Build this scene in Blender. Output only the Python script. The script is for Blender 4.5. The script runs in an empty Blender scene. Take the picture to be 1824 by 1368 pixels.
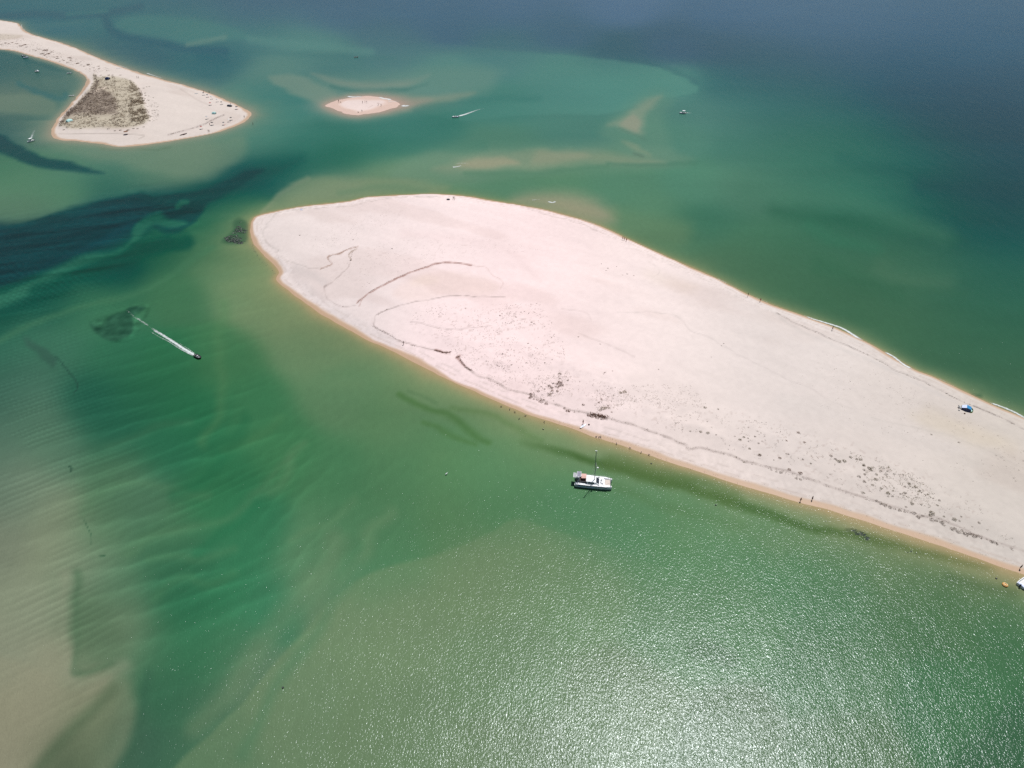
import bpy, math, random
import numpy as np
from mathutils import Vector, Matrix

random.seed(7)
rng = np.random.default_rng(7)
sc = bpy.context.scene
COL = sc.collection
R = math.radians

# ------------------------------------------------------------------ camera, sky, sun
H = 150.0                      # drone height in metres
PITCH = R(38.0)
F = 1215.0                     # focal length in pixels of the 1824 wide photograph
CP, SP = math.cos(PITCH), math.sin(PITCH)
cam_d = bpy.data.cameras.new("camera")
cam = bpy.data.objects.new("camera", cam_d); COL.objects.link(cam)
cam.location = (0, 0, H)
cam.rotation_euler = (R(90) - PITCH, 0, 0)
cam_d.sensor_width = 36.0
cam_d.lens = 36.0 * F / 1824.0
cam_d.clip_start = 1.0
cam_d.clip_end = 60000.0
sc.camera = cam

SUN_EL, SUN_AZ = R(65.0), R(30.0)      # azimuth measured from the view direction to the right
sun_dir = Vector((math.cos(SUN_EL) * math.sin(SUN_AZ), math.cos(SUN_EL) * math.cos(SUN_AZ), math.sin(SUN_EL)))
w = bpy.data.worlds.new("World"); sc.world = w; w.use_nodes = True
wn = w.node_tree
bg = wn.nodes["Background"]
sky = wn.nodes.new("ShaderNodeTexSky"); sky.sky_type = 'NISHITA'; sky.sun_disc = False
sky.sun_elevation = SUN_EL; sky.sun_rotation = SUN_AZ
sky.altitude = 100; sky.air_density = 1.0; sky.dust_density = 0.6; sky.ozone_density = 1.5
wn.links.new(sky.outputs[0], bg.inputs[0]); bg.inputs[1].default_value = 0.05
sd_ = bpy.data.lights.new("sun", 'SUN'); sd_.energy = 4.6; sd_.angle = R(0.53); sd_.color = (1.0, 0.975, 0.95)
so = bpy.data.objects.new("sun", sd_); COL.objects.link(so)
so.rotation_euler = sun_dir.to_track_quat('Z', 'Y').to_euler()
so.location = (200, 300, 400)
vs = sc.view_settings
vs.view_transform = 'Standard'; vs.look = 'None'; vs.exposure = 0.0; vs.gamma = 1.0
sc.render.engine = 'CYCLES'
sc.cycles.use_denoising = False
sc.cycles.max_bounces = 4
sc.cycles.sample_clamp_direct = 5.0
sc.cycles.sample_clamp_indirect = 4.0
sc.cycles.transparent_max_bounces = 6

# ------------------------------------------------------------------ small helpers
def at(px, py, z=0.0):
    """ground point seen at a pixel of the photograph"""
    u, v = (px - 912.0) / F, (py - 684.0) / F
    d = (u, CP - v * SP, -SP - v * CP)
    t = (H - z) / (-d[2])
    return Vector((d[0] * t, d[1] * t, z))
def atn(P):
    P = np.asarray(P, float)
    u, v = (P[:, 0] - 912.0) / F, (P[:, 1] - 684.0) / F
    dz = SP + v * CP
    t = H / dz
    return np.stack([u * t, (CP - v * SP) * t], 1)
def project(x, y):
    depth = y * CP + H * SP
    depth = np.maximum(depth, 60.0)
    px = 912.0 + F * x / depth
    py = 684.0 + F * (H * CP - y * SP) / depth
    return px, py
def lin(c):
    c = np.asarray(c, float) / 255.0
    return np.where(c <= 0.04045, c / 12.92, ((c + 0.055) / 1.055) ** 2.4)

def lattice(seed):
    return np.random.default_rng(seed).random((256, 256))
_lat = {}
def vnoise(x, y, scale, seed=0):
    if seed not in _lat: _lat[seed] = lattice(seed)
    L = _lat[seed]
    X, Y = x / scale, y / scale
    xi, yi = np.floor(X).astype(int), np.floor(Y).astype(int)
    fx, fy = X - xi, Y - yi
    fx = fx * fx * (3 - 2 * fx); fy = fy * fy * (3 - 2 * fy)
    a = L[xi % 256, yi % 256]; b = L[(xi + 1) % 256, yi % 256]
    c = L[xi % 256, (yi + 1) % 256]; d = L[(xi + 1) % 256, (yi + 1) % 256]
    return (a * (1 - fx) + b * fx) * (1 - fy) + (c * (1 - fx) + d * fx) * fy
def fbm(x, y, scale, seed=0, oct=3):
    s = 0; a = 1; t = 0
    for k in range(oct):
        s = s + a * vnoise(x + 37.1 * k, y - 11.7 * k, scale / 2 ** k, seed + k); t += a; a *= 0.5
    return s / t

def smooth_closed(P, n=4):
    P = np.asarray(P, float); N = len(P); out = []
    for i in range(N):
        p0, p1, p2, p3 = P[i - 1], P[i], P[(i + 1) % N], P[(i + 2) % N]
        for k in range(n):
            t = k / n
            out.append(0.5 * ((2 * p1) + (-p0 + p2) * t + (2 * p0 - 5 * p1 + 4 * p2 - p3) * t * t + (-p0 + 3 * p1 - 3 * p2 + p3) * t ** 3))
    return np.array(out)
def smooth_open(P, n=4):
    P = np.asarray(P, float)
    if len(P) < 3: return P
    Q = np.vstack([2 * P[0] - P[1], P, 2 * P[-1] - P[-2]]); out = []
    for i in range(1, len(Q) - 2):
        p0, p1, p2, p3 = Q[i - 1], Q[i], Q[i + 1], Q[i + 2]
        for k in range(n):
            t = k / n
            out.append(0.5 * ((2 * p1) + (-p0 + p2) * t + (2 * p0 - 5 * p1 + 4 * p2 - p3) * t * t + (-p0 + 3 * p1 - 3 * p2 + p3) * t ** 3))
    out.append(P[-1])
    return np.array(out)
def seg_dist(x, y, P, closed):
    d2 = np.full(x.shape, 1e18)
    n = len(P)
    for i in range(n if closed else n - 1):
        a, b = P[i], P[(i + 1) % n]
        e = b - a; L = e @ e + 1e-12
        t = np.clip(((x - a[0]) * e[0] + (y - a[1]) * e[1]) / L, 0, 1)
        dx, dy = x - (a[0] + t * e[0]), y - (a[1] + t * e[1])
        np.minimum(d2, dx * dx + dy * dy, out=d2)
    return np.sqrt(d2)
def inside(x, y, P):
    r = np.zeros(x.shape, bool); n = len(P); j = n - 1
    for i in range(n):
        xi, yi = P[i]; xj, yj = P[j]
        if yi != yj:
            c = ((yi > y) != (yj > y)) & (x < (xj - xi) * (y - yi) / (yj - yi) + xi)
            r ^= c
        j = i
    return r
def signed(x, y, P):
    d = seg_dist(x, y, P, True)
    return np.where(inside(x, y, P), d, -d)
def sstep(a, b, v):
    t = np.clip((v - a) / (b - a + 1e-9), 0, 1)
    return t * t * (3 - 2 * t)

def poly_mask(px, py, P, soft):
    P = smooth_closed(P, 3)
    m = np.zeros(px.shape)
    lo, hi = P.min(0) - soft * 1.5, P.max(0) + soft * 1.5
    k = (px > lo[0]) & (px < hi[0]) & (py > lo[1]) & (py < hi[1])
    if k.any(): m[k] = sstep(-soft, soft, signed(px[k], py[k], P))
    return m
def line_mask(px, py, P, wd, soft):
    P = smooth_open(P, 4)
    m = np.zeros(px.shape)
    r = wd + soft
    lo, hi = P.min(0) - r, P.max(0) + r
    k = (px > lo[0]) & (px < hi[0]) & (py > lo[1]) & (py < hi[1])
    if k.any(): m[k] = 1 - sstep(wd - soft * 0.5, wd + soft, seg_dist(px[k], py[k], P, False))
    return m

# ------------------------------------------------------------------ tagging
def tag(o, label=None, cat=None, group=None, kind=None):
    if label: o['label'] = label
    if cat: o['category'] = cat
    if group: o['group'] = group
    if kind: o['kind'] = kind
    return o
def empty(name, loc, rz=0.0):
    o = bpy.data.objects.new(name, None); COL.objects.link(o)
    o.location = loc; o.rotation_euler = (0, 0, rz); o.empty_display_size = 0.5
    return o
def kids(o): return [c for c in bpy.data.objects if c.parent == o]
def copy_tree(o, childmap=None):
    c = o.copy(); COL.objects.link(c)
    for ch in (childmap[o.name] if childmap and o.name in childmap else kids(o)):
        d = ch.copy(); COL.objects.link(d); d.parent = c
        for g in (childmap[ch.name] if childmap and ch.name in childmap else kids(ch)):
            e = g.copy(); COL.objects.link(e); e.parent = d
    return c

# ------------------------------------------------------------------ materials
def nt(name):
    m = bpy.data.materials.new(name); m.use_nodes = True
    t = m.node_tree; b = t.nodes["Principled BSDF"]
    return m, t, b
def N(t, typ, **kw):
    n = t.nodes.new(typ)
    for k, v in kw.items(): setattr(n, k, v)
    return n
def simple(name, rgb, rough=0.6, var=0.12, scale=3.0, metal=0.0, spec=0.4):
    m, t, b = nt(name)
    tc = N(t, "ShaderNodeTexCoord"); no = N(t, "ShaderNodeTexNoise"); no.inputs["Scale"].default_value = scale
    no.inputs["Detail"].default_value = 3
    t.links.new(tc.outputs["Object"], no.inputs["Vector"])
    rp = N(t, "ShaderNodeValToRGB")
    rp.color_ramp.elements[0].position = 0.3; rp.color_ramp.elements[1].position = 0.7
    rp.color_ramp.elements[0].color = (*[c * (1 - var) for c in rgb], 1)
    rp.color_ramp.elements[1].color = (*[min(1, c * (1 + var)) for c in rgb], 1)
    t.links.new(no.outputs["Fac"], rp.inputs[0]); t.links.new(rp.outputs[0], b.inputs["Base Color"])
    b.inputs["Roughness"].default_value = rough; b.inputs["Metallic"].default_value = metal
    b.inputs["Specular IOR Level"].default_value = spec
    return m

# ------------------------------------------------------------------ the outlines (pixels of the photograph, laid on sea level)
MAIN = [(446,404),(449,393),(458,385),(493,376),(545,367),(590,362),(624,358),(656,351),(703,348),(745,346),(782,346),(835,350),
        (880,358),(930,366),(980,376),(1038,392),(1075,405),(1109,421),(1150,440),(1196,461),(1240,480),(1275,496),(1327,522),
        (1360,537),(1400,552),(1431,563),(1470,577),(1502,590),(1540,608),(1573,626),(1605,645),(1633,660),(1660,670),(1690,684),
        (1712,695),(1765,720),(1824,745),(1900,778),(2000,820),(2150,885),(2300,950),(2300,1230),(2100,1140),(1950,1075),(1880,1045),
        (1824,1023),(1780,1008),(1740,994),(1690,977),(1640,961),(1590,944),(1540,928),(1490,913),(1440,899),(1400,888),(1350,873),
        (1300,858),(1250,841),(1200,825),(1150,808),(1100,791),(1060,779),(1030,768),(990,754),(950,741),(900,722),(860,704),
        (820,687),(780,667),(740,646),(700,626),(660,608),(630,592),(600,575),(566,556),(540,537),(515,519),(494,502),(492,494),
        (496,485),(487,471),(470,455),(455,438),(447,420)]
LEFT = [(-160,10),(-60,26),(0,36),(30,41),(38,48),(50,58),(80,68),(115,78),(150,92),(185,107),(220,120),(260,133),(300,144),(340,155),
        (370,165),(400,177),(425,188),(440,196),(447,202),(443,210),(430,220),(405,230),(380,237),(340,245),(300,252),(260,258),
        (230,261),(205,261),(180,256),(140,252),(105,249),(93,243),(91,235),(96,222),(105,208),(120,192),(135,175),(148,160),
        (156,148),(155,140),(145,131),(125,122),(100,113),(75,105),(50,98),(25,91),(0,88),(-60,84),(-160,80)]
BAR = [(582,187),(602,179),(630,173),(660,171.5),(688,175),(706,181),(714,186.5),(690,196),(660,202),(632,205),(610,200),(592,193)]
ISL = {}
for nm, P in (("main", MAIN), ("left", LEFT), ("bar", BAR)):
    ISL[nm] = atn(smooth_closed(P, 4))

def isl_signed(x, y, nm, margin):
    P = ISL[nm]; out = np.full(x.shape, -1e3)
    lo, hi = P.min(0) - margin, P.max(0) + margin
    k = (x > lo[0]) & (x < hi[0]) & (y > lo[1]) & (y < hi[1])
    if k.any(): out[k] = signed(x[k], y[k], P)
    return out

# ------------------------------------------------------------------ water colour: what the sea bed and depth give at each place
CPTS = """
0,10,68,112,122;100,12,72,116,124;300,8,70,105,124;450,10,78,105,130;600,20,80,107,132;760,15,80,108,136;912,15,84,110,140;1100,5,90,116,148
1300,20,80,108,138;1400,5,86,114,146;1500,10,86,115,146;1650,20,76,106,136;1750,10,68,100,130;1500,80,70,98,120;1800,80,62,96,122;1800,150,46,82,98;1650,100,60,92,114
1600,170,52,84,98;1800,260,36,76,86;1700,220,42,78,90;1400,120,68,94,108;1300,90,70,96,112;1200,80,72,98,118;1000,60,76,104,124;800,50,77,105,126;700,70,80,110,125
1100,95,68,98,110;900,75,74,106,120;250,40,76,124,124;330,50,84,130,126;260,72,66,102,112;380,100,66,110,115;450,60,82,126,126;550,80,94,138,132;700,95,90,130,128
600,115,84,126,122;900,100,88,130,128;500,130,100,138,128;800,130,96,138,130;1000,125,88,134,126;1100,140,84,136,126;1200,150,90,140,128;1000,170,80,130,122
900,190,76,128,116;700,220,74,128,116;760,240,68,122,108;500,170,74,128,120;480,210,78,132,120;450,250,82,130,114;550,250,68,122,108;600,280,56,112,92
680,260,62,118,102;500,300,46,96,86;420,315,34,84,82;560,290,52,106,92;380,345,30,76,72;300,280,108,136,114;200,270,88,128,110;350,290,112,138,116;250,300,86,124,104
300,310,96,130,106;100,340,86,128,100;30,320,92,134,104;50,365,90,122,98;200,325,60,108,92;120,300,84,128,104;0,120,66,104,102;60,150,92,120,108;100,130,74,112,108
30,180,112,130,114;110,190,72,114,106;60,215,76,112,102;20,210,92,116,104;0,230,50,90,90;0,290,76,124,96;1000,220,84,130,116;1250,200,84,128,118;1350,205,76,122,112
1420,180,52,98,98;1300,150,60,104,106;1200,240,88,134,116;1350,260,76,124,108;1450,260,60,112,96;1550,260,50,102,90;1650,290,44,90,82;1450,300,70,122,100
1550,350,60,116,96;1250,330,88,136,112;1350,335,86,128,106;1700,380,38,86,78;1800,330,34,76,80;1800,420,34,82,80;1250,400,68,118,96;1150,380,92,134,106
1550,430,54,104,82;1450,440,60,112,88;1350,440,76,120,92;1450,475,76,116,88;1600,480,76,116,88;1500,530,62,108,78;1700,500,54,104,82;1800,500,46,98,80
1400,500,75,116,84;1600,600,68,108,78;1700,600,58,102,76;1800,600,50,98,74;1750,680,62,104,76;1800,700,70,108,80;1300,470,84,122,92;1200,420,90,130,98
900,250,88,132,112;800,290,110,142,118;700,310,112,142,112;900,325,94,136,108;1000,340,94,136,106;600,330,124,146,118;1100,330,90,134,108;760,330,100,138,106
0,440,34,66,74;100,420,34,70,76;200,390,34,72,78;300,360,34,76,76;350,405,50,104,78;400,370,60,114,86;300,440,38,90,70;200,490,28,78,68;100,540,32,84,70
0,570,32,86,70;350,450,70,116,82;400,460,88,126,92;430,500,106,136,98;300,520,66,114,80;200,540,60,114,82;150,560,66,122,90;50,600,60,112,88;0,640,54,106,86
110,620,62,114,90;200,630,52,112,82;300,650,50,112,76;400,640,66,120,80;250,700,46,106,76;160,710,42,98,78;200,760,44,102,78;350,740,46,112,76;300,800,46,108,78
50,670,72,116,96;0,710,64,104,88;60,740,84,122,100;0,790,88,122,102;100,800,84,122,98;50,860,112,132,110;0,880,98,120,102;200,850,78,118,88;250,900,78,120,92
100,920,122,136,110;0,960,118,128,108;100,985,132,142,116;180,940,86,124,92;300,950,74,120,86;150,1010,112,134,108;220,1040,84,124,94;50,1080,132,142,118;0,1150,134,140,118
100,1200,142,144,120;50,1290,143,142,118;0,1360,140,138,116;175,1100,88,116,88;225,1130,112,132,104;160,1260,116,128,100;110,1350,88,104,80;180,1320,112,126,98
300,1020,54,110,80;350,1000,54,112,80;330,1080,46,112,78;400,1050,52,122,84;280,1150,60,114,82;350,1150,54,114,80;400,1150,64,118,84;300,1250,58,108,80
380,1290,76,116,88;250,1340,56,96,78;300,1360,70,114,86;450,1200,92,124,96;480,1080,60,122,88;450,720,62,122,82;500,800,64,124,82;400,850,50,116,78;380,900,54,120,80
450,950,52,118,82;600,700,92,132,94;550,620,102,136,98;500,560,108,136,98;700,750,88,130,90;600,850,72,126,86;700,850,80,128,88;800,850,84,130,88;900,850,84,130,90
950,800,90,132,90;600,950,80,128,90;550,1000,88,132,96;650,1020,80,130,92;700,960,80,130,90;800,940,86,130,88;900,900,82,130,88;1000,900,80,130,90;1100,950,82,130,90
850,1020,108,136,98;950,1000,104,136,96;1050,1050,100,134,94;1200,1000,84,130,88;1300,950,82,128,88;1400,1000,76,124,84;1500,1050,76,120,82;1600,1060,74,114,76
1700,1090,68,110,72;1800,1110,62,108,72;1300,1080,84,126,86;1200,1100,90,128,90;600,1100,102,130,98;700,1120,106,132,98;500,1250,98,126,96;700,1300,100,126,94
900,1200,100,130,94;900,1350,98,122,90;1100,1250,98,124,90;1500,1200,76,118,80;1700,1250,64,112,74;1800,1350,56,98,68;1300,1350,88,116,84;1500,1350,78,112,76
900,-120,86,112,146;0,-100,80,108,138;1800,-100,84,112,146;900,1600,95,122,90;0,1600,120,125,100;1800,1600,56,98,68;2200,300,34,76,82;2200,700,46,94,76;2200,1300,56,98,68
-300,300,70,118,96;-300,500,34,76,74;-300,900,100,122,100;-300,1300,140,138,116;-300,100,60,98,100
"""
CP_ = np.array([[float(v) for v in s.split(",")] for s in CPTS.replace("\n", ";").split(";") if s.strip()])

# (kind, points, width, soft, colour, opacity, fade)
WF = [
 ("L", [(0,30),(60,25),(120,27),(190,23),(250,12)], 5, 8, (62,100,114), .7),
 ("L", [(120,25),(160,22),(190,20)], 2, 5, (82,130,128), .6),
 ("L", [(40,50),(90,46),(150,38)], 3, 7, (84,124,124), .4),
 ("L", [(188,35),(200,55),(235,66),(290,76),(330,86),(400,92)], 6, 8, (62,100,112), .8),
 ("P", [(205,42),(240,28),(320,30),(420,50),(440,70),(390,72),(335,80),(300,72),(240,62),(212,52)], 0, 7, (86,134,128), .6),
 ("L", [(335,79),(365,73),(400,66)], 2.5, 6, (130,152,136), .45),
 ("L", [(355,102),(400,104)], 5, 9, (60,104,112), .7),
 ("L", [(440,92),(520,95),(600,100),(700,104)], 3, 7, (78,122,120), .35),
 ("L", [(445,70),(500,76),(580,84),(660,92)], 5, 9, (100,144,136), .6),
 ("P", [(700,82),(900,90),(1000,97),(1100,108),(1160,116),(1200,131),(1236,148),(1245,156),(1240,165),(1200,172),(1150,179),(1080,202),(950,205),(760,205)], 0, 3, (94,146,132), .72, (1180,150,700,150)),
 ("L", [(1105,106),(1160,113),(1205,129),(1240,146)], 1.5, 8, (62,100,106), .35),
 ("P", [(540,150),(600,135),(700,128),(800,122),(880,126),(870,160),(800,190),(700,205),(600,212),(560,190)], 0, 16, (110,144,130), .6),
 ("P", [(700,300),(780,270),(900,262),(1040,256),(1150,262),(1230,285),(1150,300),(960,310),(820,322),(720,330)], 0, 16, (116,146,122), .6),
 ("P", [(1070,235),(1100,200),(1160,165),(1200,180),(1180,210),(1200,280),(1140,290),(1090,255)], 0, 16, (108,144,122), .5),
 ("P", [(476,139),(500,133),(532,135),(560,146),(588,160),(600,168),(592,184),(560,182),(520,166)], 0, 6, (128,150,134), .75),
 ("P", [(556,130),(590,139),(625,144),(680,146),(735,142),(765,134),(740,150),(700,157),(650,158),(605,152),(580,144)], 0, 7, (144,153,136), .6),
 ("L", [(588,153),(620,160),(660,163),(710,161),(760,150)], 2, 4, (84,126,116), .75),
 ("P", [(740,140),(800,125),(860,122),(900,128),(850,142),(790,160),(740,168)], 0, 14, (104,142,130), .55),
 ("P", [(572,187),(596,174),(640,165),(690,165),(740,170),(800,170),(845,166),(810,180),(770,190),(715,199),(660,207),(622,208),(592,199)], 0, 8, (144,152,132), .7),
 ("P", [(690,172),(740,176),(770,180),(750,190),(700,198),(680,196)], 0, 8, (166,152,138), .5),
 ("L", [(740,196),(800,184),(880,176),(960,176)], 3, 9, (70,124,114), .5),
 ("P", [(798,294),(830,281),(880,274),(960,267),(1040,267),(1105,275),(1170,284),(1180,291),(1060,292),(980,300),(900,304),(830,305),(770,304)], 0, 10, (144,154,128), .6),
 ("P", [(815,294),(850,284),(900,281),(925,292),(875,299),(830,300)], 0, 6, (178,162,136), .5),
 ("P", [(960,272),(1020,270),(1050,278),(1010,290),(950,290)], 0, 8, (160,158,132), .45),
 ("L", [(1080,292),(1160,293),(1240,290)], 1.5, 5, (82,126,104), .5),
 ("L", [(830,308),(900,309),(1000,304),(1080,298)], 2, 6, (88,130,104), .45),
 ("L", [(700,262),(800,262),(860,262)], 5, 14, (74,126,108), .4),
 ("P", [(1083,223),(1110,206),(1130,191),(1150,179),(1178,171),(1166,188),(1152,203),(1148,222),(1140,242),(1112,231),(1098,224)], 0, 9, (142,154,132), .7),
 ("P", [(1106,217),(1128,203),(1140,214),(1136,236),(1116,228)], 0, 6, (166,156,136), .5),
 ("L", [(1105,228),(1130,242),(1150,248)], 1.2, 3, (92,126,108), .45),
 ("P", [(1105,252),(1130,256),(1146,266),(1160,278),(1136,270),(1115,260)], 0, 5, (136,152,126), .65),
 ("L", [(1130,272),(1145,278)], 1, 2.5, (96,116,100), .5),
 ("L", [(1380,372),(1450,385),(1550,397),(1620,407),(1690,427)], 8, 24, (48,98,74), .42),
 ("L", [(1330,340),(1420,352),(1520,362),(1600,392),(1680,420)], 9, 26, (78,126,102), .4),
 ("L", [(1440,400),(1480,425),(1560,445)], 7, 16, (62,120,92), .45),
 ("L", [(1570,478),(1610,497),(1690,503)], 8, 24, (84,122,94), .35),
 ("L", [(1600,514),(1660,518),(1720,524)], 3, 14, (56,102,76), .3),
 ("L", [(1460,475),(1530,500),(1600,530)], 8, 20, (56,104,76), .4),
 ("L", [(1500,283),(1560,296),(1620,306)], 6, 18, (42,90,82), .25),
 ("L", [(1640,330),(1720,340),(1800,352)], 10, 24, (34,76,80), .4),
 ("P", [(915,358),(945,347),(1000,343),(1050,352),(1085,372),(1095,395),(1050,398),(1000,385),(950,372)], 0, 22, (172,158,132), .75),
 ("P", [(1080,372),(1160,380),(1230,400),(1200,440),(1120,420)], 0, 18, (112,140,104), .45),
 ("P", [(466,382),(482,358),(510,335),(545,317),(590,314),(650,318),(730,320),(800,330),(780,345),(700,346),(640,351),(560,364),(500,376)], 0, 9, (134,148,116), .6),
 ("L", [(470,378),(486,355),(512,334),(546,317)], 2, 6, (150,154,126), .35),
 ("L", [(600,342),(680,336),(760,338)], 3, 8, (108,138,108), .5),
 ("P", [(90,258),(140,262),(200,268),(280,264),(350,255),(420,238),(440,250),(430,280),(380,312),(330,318),(270,306),(200,288),(130,272)], 0, 12, (118,142,118), .6),
 ("L", [(180,262),(250,266),(300,262)], 1, 3, (96,118,92), .4),
 ("P", [(-60,228),(0,238),(20,250),(60,270),(82,281),(115,287),(150,297),(182,309),(140,306),(90,301),(60,295),(30,283),(0,272),(-60,262)], 0, 5, (36,74,76), .85),
 ("P", [(-60,170),(0,169),(40,167),(70,170),(95,178),(100,200),(60,205),(0,200),(-60,205)], 0, 6, (118,136,116), .7),
 ("L", [(35,148),(55,160),(80,168),(110,175),(118,168)], 3, 6, (66,112,112), .7),
 ("P", [(70,140),(110,136),(135,140),(130,155),(95,160)], 0, 5, (98,126,114), .55),
 ("L", [(0,92),(30,100),(60,110),(100,122),(125,128)], 3, 5, (58,98,96), .55),
 ("P", [(-60,418),(0,409),(60,392),(120,374),(180,358),(250,343),(272,352),(300,348),(345,340),(400,322),(440,306),(470,300),(440,325),(400,345),(368,362),(356,385),(340,404),(312,418),(290,412),(268,402),(230,394),(160,432),(80,475),(0,506),(-60,520)], 0, 5, (32,68,70), .84),
 ("P", [(250,346),(300,349),(400,322),(470,298),(540,280),(500,305),(440,330),(390,352),(350,372),(300,372)], 0, 20, (32,78,72), .6),
 ("P", [(-40,530),(0,520),(40,506),(90,480),(150,453),(205,445),(228,430),(240,408),(252,388),(280,378),(300,390),(330,396),(336,404),(305,410),(275,404),(255,420),(235,436),(200,458),(150,472),(110,494),(60,524),(0,548),(-40,560)], 0, 6, (52,110,88), .8),
 ("L", [(312,368),(322,361),(330,360)], 3, 4, (58,112,90), .7),
 ("L", [(280,408),(300,418),(320,412),(350,395)], 2, 3, (36,78,72), .7),
 ("L", [(232,440),(260,446),(300,424)], 3, 8, (36,84,72), .6),
 ("L", [(70,514),(130,492),(200,468),(262,446),(330,430)], 10, 14, (30,80,66), .75),
 ("L", [(0,560),(60,535),(120,508)], 8, 14, (32,84,70), .6),
 ("L", [(0,610),(60,578),(140,552),(250,520),(330,470),(380,440)], 3, 9, (74,124,90), .45),
 ("P", [(164,577),(182,578),(200,566),(224,560),(238,549),(262,550),(256,557),(240,566),(234,588),(217,601),(197,604),(176,592)], 0, 4, (46,84,66), .8),
 ("P", [(38,604),(62,613),(84,624),(96,640),(88,656),(70,642),(52,624)], 0, 6, (58,94,80), .75),
 ("L", [(92,632),(110,650),(128,668),(137,684),(130,700)], .6, 2, (46,80,68), .85),
 ("L", [(122,834),(127,838),(127,843)], .8, 1.6, (44,74,60), .8),
 ("L", [(178,986),(186,985)], 1, 2, (52,90,66), .8),
 ("L", [(157,915),(158,922),(166,940),(170,950),(170,965)], .5, 1.6, (58,94,70), .8),
 ("L", [(137,1015),(134,1060),(134,1120),(133,1190)], 2.5, 15, (76,108,80), .7),
 ("P", [(136,1075),(134,1195),(165,1190),(205,1172),(222,1150),(200,1100),(165,1065)], 0, 18, (88,116,88), .6),
 ("L", [(133,1198),(160,1193),(195,1180)], 2, 9, (74,106,78), .6),
 ("L", [(112,1020),(114,1100),(116,1170),(135,1212),(180,1205),(215,1185)], 6, 20, (138,144,120), .45),
 ("P", [(-60,1180),(60,1190),(120,1225),(190,1205),(140,1258),(95,1310),(48,1370),(0,1440),(-60,1440)], 0, 12, (144,142,118), .45),
 ("L", [(60,1372),(104,1318),(158,1262),(196,1224)], 4, 18, (86,106,80), .6),
 ("L", [(216,1220),(222,1270),(205,1330),(180,1368)], 8, 20, (120,134,106), .45),
 ("L", [(256,1200),(248,1262),(228,1330),(212,1372)], 4, 16, (56,98,76), .5),
 ("P", [(540,1120),(590,1068),(640,1030),(690,1010),(760,995),(830,973),(890,948),(925,929),(985,942),(1080,970),(1180,1010),(1260,1080),(1100,1300),(700,1420),(300,1420),(380,1310),(460,1220)], 0, 6, (114,140,102), .55, (750,1010,1150,1240)),
 ("L", [(539,797),(518,818),(519,848),(503,866),(470,885)], 4, 14, (100,140,100), .35),
 ("L", [(640,895),(620,909),(587,933),(545,940),(520,955)], 3, 13, (98,138,98), .35),
 ("L", [(692,914),(672,932),(658,950),(656,978),(640,1003),(610,1040)], 7, 17, (108,140,102), .42),
 ("L", [(605,960),(582,1010),(545,1047),(500,1100),(466,1140),(440,1180),(395,1250),(350,1300)], 12, 24, (110,136,102), .42),
 ("L", [(640,1010),(600,1062),(570,1110),(545,1150),(500,1220),(470,1290),(440,1350)], 6, 20, (76,126,92), .38),
 ("L", [(153,904),(184,880),(226,868),(303,872),(368,882)], 4, 13, (88,130,94), .3),
 ("L", [(224,985),(263,959),(310,946),(395,935),(431,914),(482,856),(515,820)], 4, 14, (90,132,94), .32),
 ("L", [(263,1001),(316,998),(368,1001),(420,985)], 3, 12, (84,128,90), .3),
 ("L", [(272,1064),(303,1039),(329,1031),(363,1044),(421,1026)], 3, 12, (78,128,88), .3),
 ("L", [(184,796),(237,777),(276,759),(330,752)], 3, 14, (74,122,90), .3),
 ("L", [(368,785),(389,740),(396,697),(392,620),(398,540)], 4, 16, (84,130,86), .4),
 ("L", [(410,800),(470,770),(500,740)], 5, 12, (76,128,84), .35),
 ("L", [(300,880),(360,850),(420,790),(440,740)], 6, 14, (40,106,72), .4),
 ("L", [(350,990),(420,940),(470,890)], 6, 12, (42,112,76), .45),
 ("L", [(716,700),(756,722),(800,745),(836,764),(872,786)], 3, 7, (72,112,60), .6),
 ("L", [(757,752),(800,768),(850,786)], 2.5, 6, (74,114,62), .5),
 ("L", [(800,730),(860,740),(920,762),(970,780)], 2.5, 8, (88,122,72), .45),
 ("P", [(398,424),(404,434),(430,436),(441,425),(441,400),(428,390),(414,398),(410,412)], 0, 5, (54,88,66), .6),
 ("P", [(1508,940),(1522,941),(1542,949),(1552,960),(1540,960),(1526,954),(1512,948)], 0, 2.5, (48,72,56), .7),
 ("L", [(735,694),(760,702),(775,715)], 2, 5, (84,118,80), .4),
 ("L", [(930,782),(980,799),(1030,815),(1080,830),(1130,842),(1200,858),(1280,886),(1350,906),(1430,930),(1500,948),(1570,964),(1650,986),(1760,1016)], 5, 10, (70,104,54), .9, (1030,815,900,770)),
 ("L", [(1090,826),(1150,838),(1220,856),(1300,882)], 12, 18, (84,112,62), .7),
 ("L", [(1090,862),(1160,890),(1230,912),(1320,935)], 3, 14, (80,118,72), .4),
 ("L", [(1250,862),(1330,880),(1420,905),(1500,930)], 5, 10, (110,136,96), .4),
 ("L", [(1690,1035),(1740,1048),(1800,1062)], 5, 14, (72,104,66), .5),
 ("L", [(1240,1160),(1275,1168),(1300,1180)], 14, 16, (62,96,62), .5),
 ("L", [(1735,703),(1748,706)], 2, 6, (42,84,62), .6),
]

def blend(C, m, col, op):
    a = (m * op)[:, None]
    C *= (1 - a); C += a * np.asarray(col, float)[None, :]

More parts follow.
